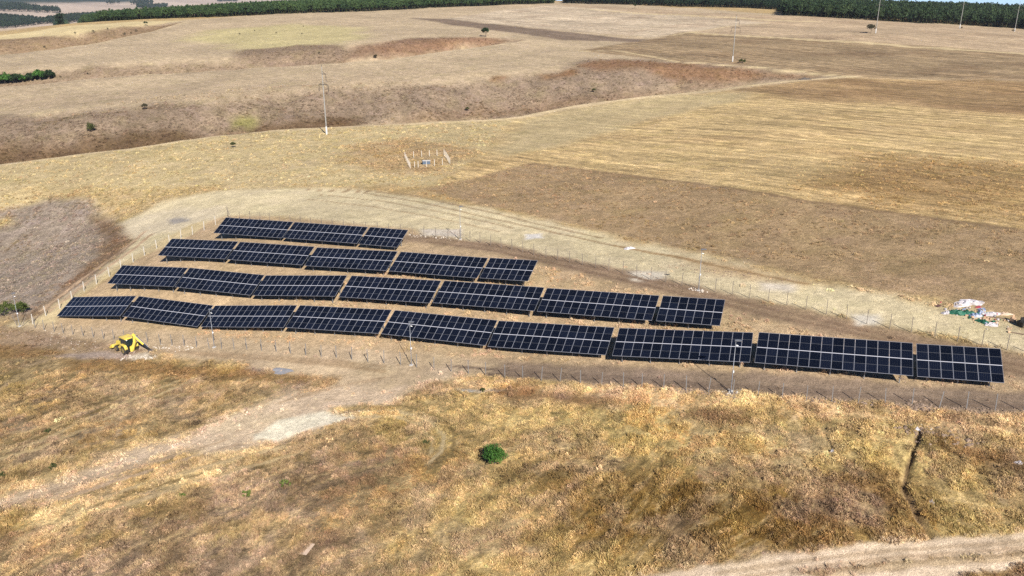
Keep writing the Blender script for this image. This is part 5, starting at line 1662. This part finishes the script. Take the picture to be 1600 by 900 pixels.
scatter('far_brush', 'dry scrub on the banks of the farther gullies', 'brush', BRUSH, x, y, 1.2 + 1.2 * rs.rand(len(x)), tinted(x, y, rs, 1.2, .15), 4)
# stubble and straw left on the field behind the rear fence
x, y = polar_points(160000, 80, 240, 41, rs)
mk = look(mask, x, y)
keep = (rs.rand(len(x)) < np.maximum(sstep(.45, .75, mk[:, 0]), sstep(.05, .1, mk[:, 0]) * sstep(.9, .75, mk[:, 1])) * .6 * np.clip((110 / np.hypot(x, y)) ** 1.3, .1, 1) * sstep(.36, .6, fbm(x / 2.5, y / 2.5, 230, 3)))
x, y = x[keep], y[keep]
scatter('stubble', 'cut straw stubble on the field behind the panels', 'stubble', [TUFTS[3], TUFTS[1]], x, y, .4 + .4 * rs.rand(len(x)), tinted(x, y, rs, 1.45, .25), 5)
# thin dry growth inside the park and on the verge
x, y = polar_points(90000, 70, 200, 41, rs)
mk = look(mask, x, y)
keep = rs.rand(len(x)) < (mk[:, 1] > .3) * (mk[:, 1] < .75) * (mk[:, 0] < .1) * .30 * sstep(.52, .66, fbm(x / 3, y / 3, 240, 3))
keep &= off_tables(x, y, .7)
x, y = x[keep], y[keep]
scatter('thin_grass', 'thin short dry grass on the bare earth of the park', 'grass', [TUFTS[3], TUFTS[1]], x, y, .25 + .35 * rs.rand(len(x)), tinted(x, y, rs, 1.2, .12), 6)


# ------------------------------------------------------------------ woods
def wood_tree(name, seed, h=12.0, w=6.0):
    rnd = np.random.RandomState(seed)
    cm = crown_mesh('crown_tmp', w / 2, w / 2, h * .44, h * .52, 26, 20, 0.95, [(0.72, .72, .72), (1.25, 1.25, 1.25)], seed, .5, 'shade', M_TREE, .35)
    n = len(cm.vertices)
    co = np.zeros(n * 3, np.float32); cm.vertices.foreach_get('co', co)
    sh = np.zeros(n * 4, np.float32); cm.attributes['shade'].data.foreach_get('color', sh)
    vs = [tuple(v) for v in co.reshape(-1, 3)]
    fs = [tuple(range(i, i + 4)) for i in range(0, n, 4)]
    sh = [tuple(c[:3]) for c in sh.reshape(-1, 4)]
    t = MB().tube([(0, 0, -1), (0, 0, h * .3), (.2, .1, h * .8)], [.2, .17, .05], 5)
    k = len(vs)
    vs += t.v; fs += [tuple(i + k for i in f) for f in t.f]; sh += [(.8, .6, .5)] * len(t.v)
    bpy.data.meshes.remove(cm)
    return shade_mesh(name, vs, fs, sh, M_TREE)


PINES = [wood_tree('pine_kind', 300 + k, 12, 5.4 + .5 * k) for k in range(5)]


def fill(poly, spacing, rnd):
    P = np.array(poly)
    lo, hi = P.min(0), P.max(0)
    nx, ny = int((hi[0] - lo[0]) / spacing), int((hi[1] - lo[1]) / spacing)
    X, Y = np.meshgrid(lo[0] + (np.arange(nx) + .5) * spacing, lo[1] + (np.arange(ny) + .5) * spacing)
    X = X.ravel() + rnd.uniform(-.42, .42, nx * ny) * spacing
    Y = Y.ravel() + rnd.uniform(-.42, .42, nx * ny) * spacing
    ins = np.zeros(len(X), bool)
    for i in range(len(P)):
        ax, ay = P[i]; bx, by = P[(i + 1) % len(P)]
        ins ^= ((ay > Y) != (by > Y)) & (X < (bx - ax) * (Y - ay) / ((by - ay) if by != ay else 1e-9) + ax)
    return X[ins], Y[ins]


def wood(name, label, edge, depth, spacing, size, seed, col=(0.020, 0.045, 0.014), col2=(0.034, 0.062, 0.018)):
    rnd = np.random.RandomState(seed)
    f = [at(u, v) for u, v in edge]
    b = [(p[0] * (1 + depth / math.hypot(*p)), p[1] * (1 + depth / math.hypot(*p))) for p in reversed(f)]
    x, y = fill(f + b, spacing, rnd)
    k = fbm(x / 60, y / 60, seed, 3)[:, None] + rnd.normal(0, .3, (len(x), 1))
    k = np.clip(k, 0, 1)
    c = np.array(col)[None] * (1 - k) + np.array(col2)[None] * k
    s = size * (0.66 + 0.5 * rnd.rand(len(x)) ** 1.3 + 0.25 * fbm(x / 25, y / 25, seed + 5, 2))
    return scatter(name, label, 'wood', PINES, x, y, s, c, seed, 0.2, .03)


wood('pine_wood', 'dense dark green wood along the crest at the upper left', [(98, 37.5), (160, 34), (300, 28.5), (500, 20.5), (700, 11.5), (800, 8), (866, 5.5)], 330, 4.6, 0.98, 41, (0.030, 0.060, 0.020), (0.060, 0.098, 0.030))
wood('pine_wood', 'dense dark green wood across the upper right horizon', [(1221, 24.5), (1300, 28.5), (1400, 34), (1500, 39.5), (1600, 46), (1750, 56), (1950, 72)], 520, 4.8, 1.06, 42, (0.020, 0.040, 0.016), (0.042, 0.066, 0.024))
wood('pine_wood', 'distant thin strip of dark wood on the horizon right of centre', [(880, 4.8), (950, 7), (1050, 10.5), (1130, 12.5), (1225, 15.5)], 300, 5.2, 0.95, 43, (0.012, 0.026, 0.012), (0.022, 0.040, 0.016))


def copse(name, label, polys, spacing, size, seed):
    rnd = np.random.RandomState(seed)
    X, Y = [], []
    for pl in polys:
        a, b = fill([at(u, v) for u, v in pl], spacing, rnd)
        X.append(a); Y.append(b)
    x, y = np.concatenate(X), np.concatenate(Y)
    if len(x) > 9000:
        k = rnd.choice(len(x), 9000, False); x, y = x[k], y[k]
    c = np.array([[.020, .036, .018]]) * np.exp(rnd.normal(0, .25, (len(x), 1)))
    return scatter(name, label, 'wood', PINES, x, y, size * (.8 + .5 * rnd.rand(len(x))), c, seed, .3, .03)


copse('valley_wood', 'dark trees in the far valley at the upper left', [
    [(-60, 46), (0, 45), (40, 42), (62, 39), (70, 34), (44, 30), (0, 27), (-60, 27)], [(60, 38), (100, 37), (150, 30), (200, 22), (160, 22), (110, 27), (70, 32)],
    [(84, 39), (97, 39), (97, 36), (84, 36)]], 9, 1.15, 51)
copse('far_wood', 'strips of hazy trees on the far pale fields', [
    [(-60, 19), (0, 18), (40, 18.5), (60, 20), (100, 21), (80, 17), (44, 13), (20, 8), (-60, 6)], [(166, 7.5), (190, 6.8), (190, 5.4), (170, 6)], [(203, 7.5), (240, 8.5), (240, 4), (210, 4.5)],
    [(214, 12), (262, 12), (262, 10), (216, 10)], [(340, 4), (372, 2.8), (372, 1.8), (340, 2.4)]], 16, 1.7, 52)

M_WALLH = plain('white_house_wall', (0.72, 0.71, 0.68), rough=0.9, vary=0.05)
M_ROOFH = plain('pale_roof', (0.55, 0.54, 0.53), rough=0.8, vary=0.1)
for k, (u, v, lab) in enumerate([(134, 28.5, 'small white house among the valley trees, middle one'), (152, 26, 'small white house among the valley trees, rightmost'), (60, 31.5, 'small white house among the valley trees, leftmost')]):
    p = on_ground(u, v)
    hs = tag(empty('white_house', p, 0.5 + k), lab, 'house', 'houses in the far valley')
    MB().box((0, 0, 2.2), (13, 9, 6)).build('wall', M_WALLH, hs)
    MB().prism([(-5.2, 5.15), (0, 8.2), (5.2, 5.15)], 0, -7, 7).build('roof', M_ROOFH, hs)

# ------------------------------------------------------------------ the air: thin even haze round everything
def haze():
    m = bpy.data.materials.new('haze')
    m.use_nodes = True
    nt = m.node_tree
    nt.nodes.remove(nt.nodes['Principled BSDF'])
    v = nt.nodes.new('ShaderNodeVolumePrincipled')
    v.inputs['Color'].default_value = (0.80, 0.86, 0.95, 1)
    v.inputs['Density'].default_value = 0.000045
    v.inputs['Anisotropy'].default_value = 0.2
    nt.links.new(v.outputs[0], nt.nodes['Material Output'].inputs['Volume'])
    lo, hi = float(gh.min()) + EYE - 1.5, max(float(gh.max()) + EYE + 1.0, EYE + 9.0)
    o = MB().box((0, 0, (lo + hi) / 2), (19400, 19400, hi - lo)).build('haze', m)
    tag(o, 'thin pale summer haze in the air over the land', 'haze', kind='stuff')


haze()
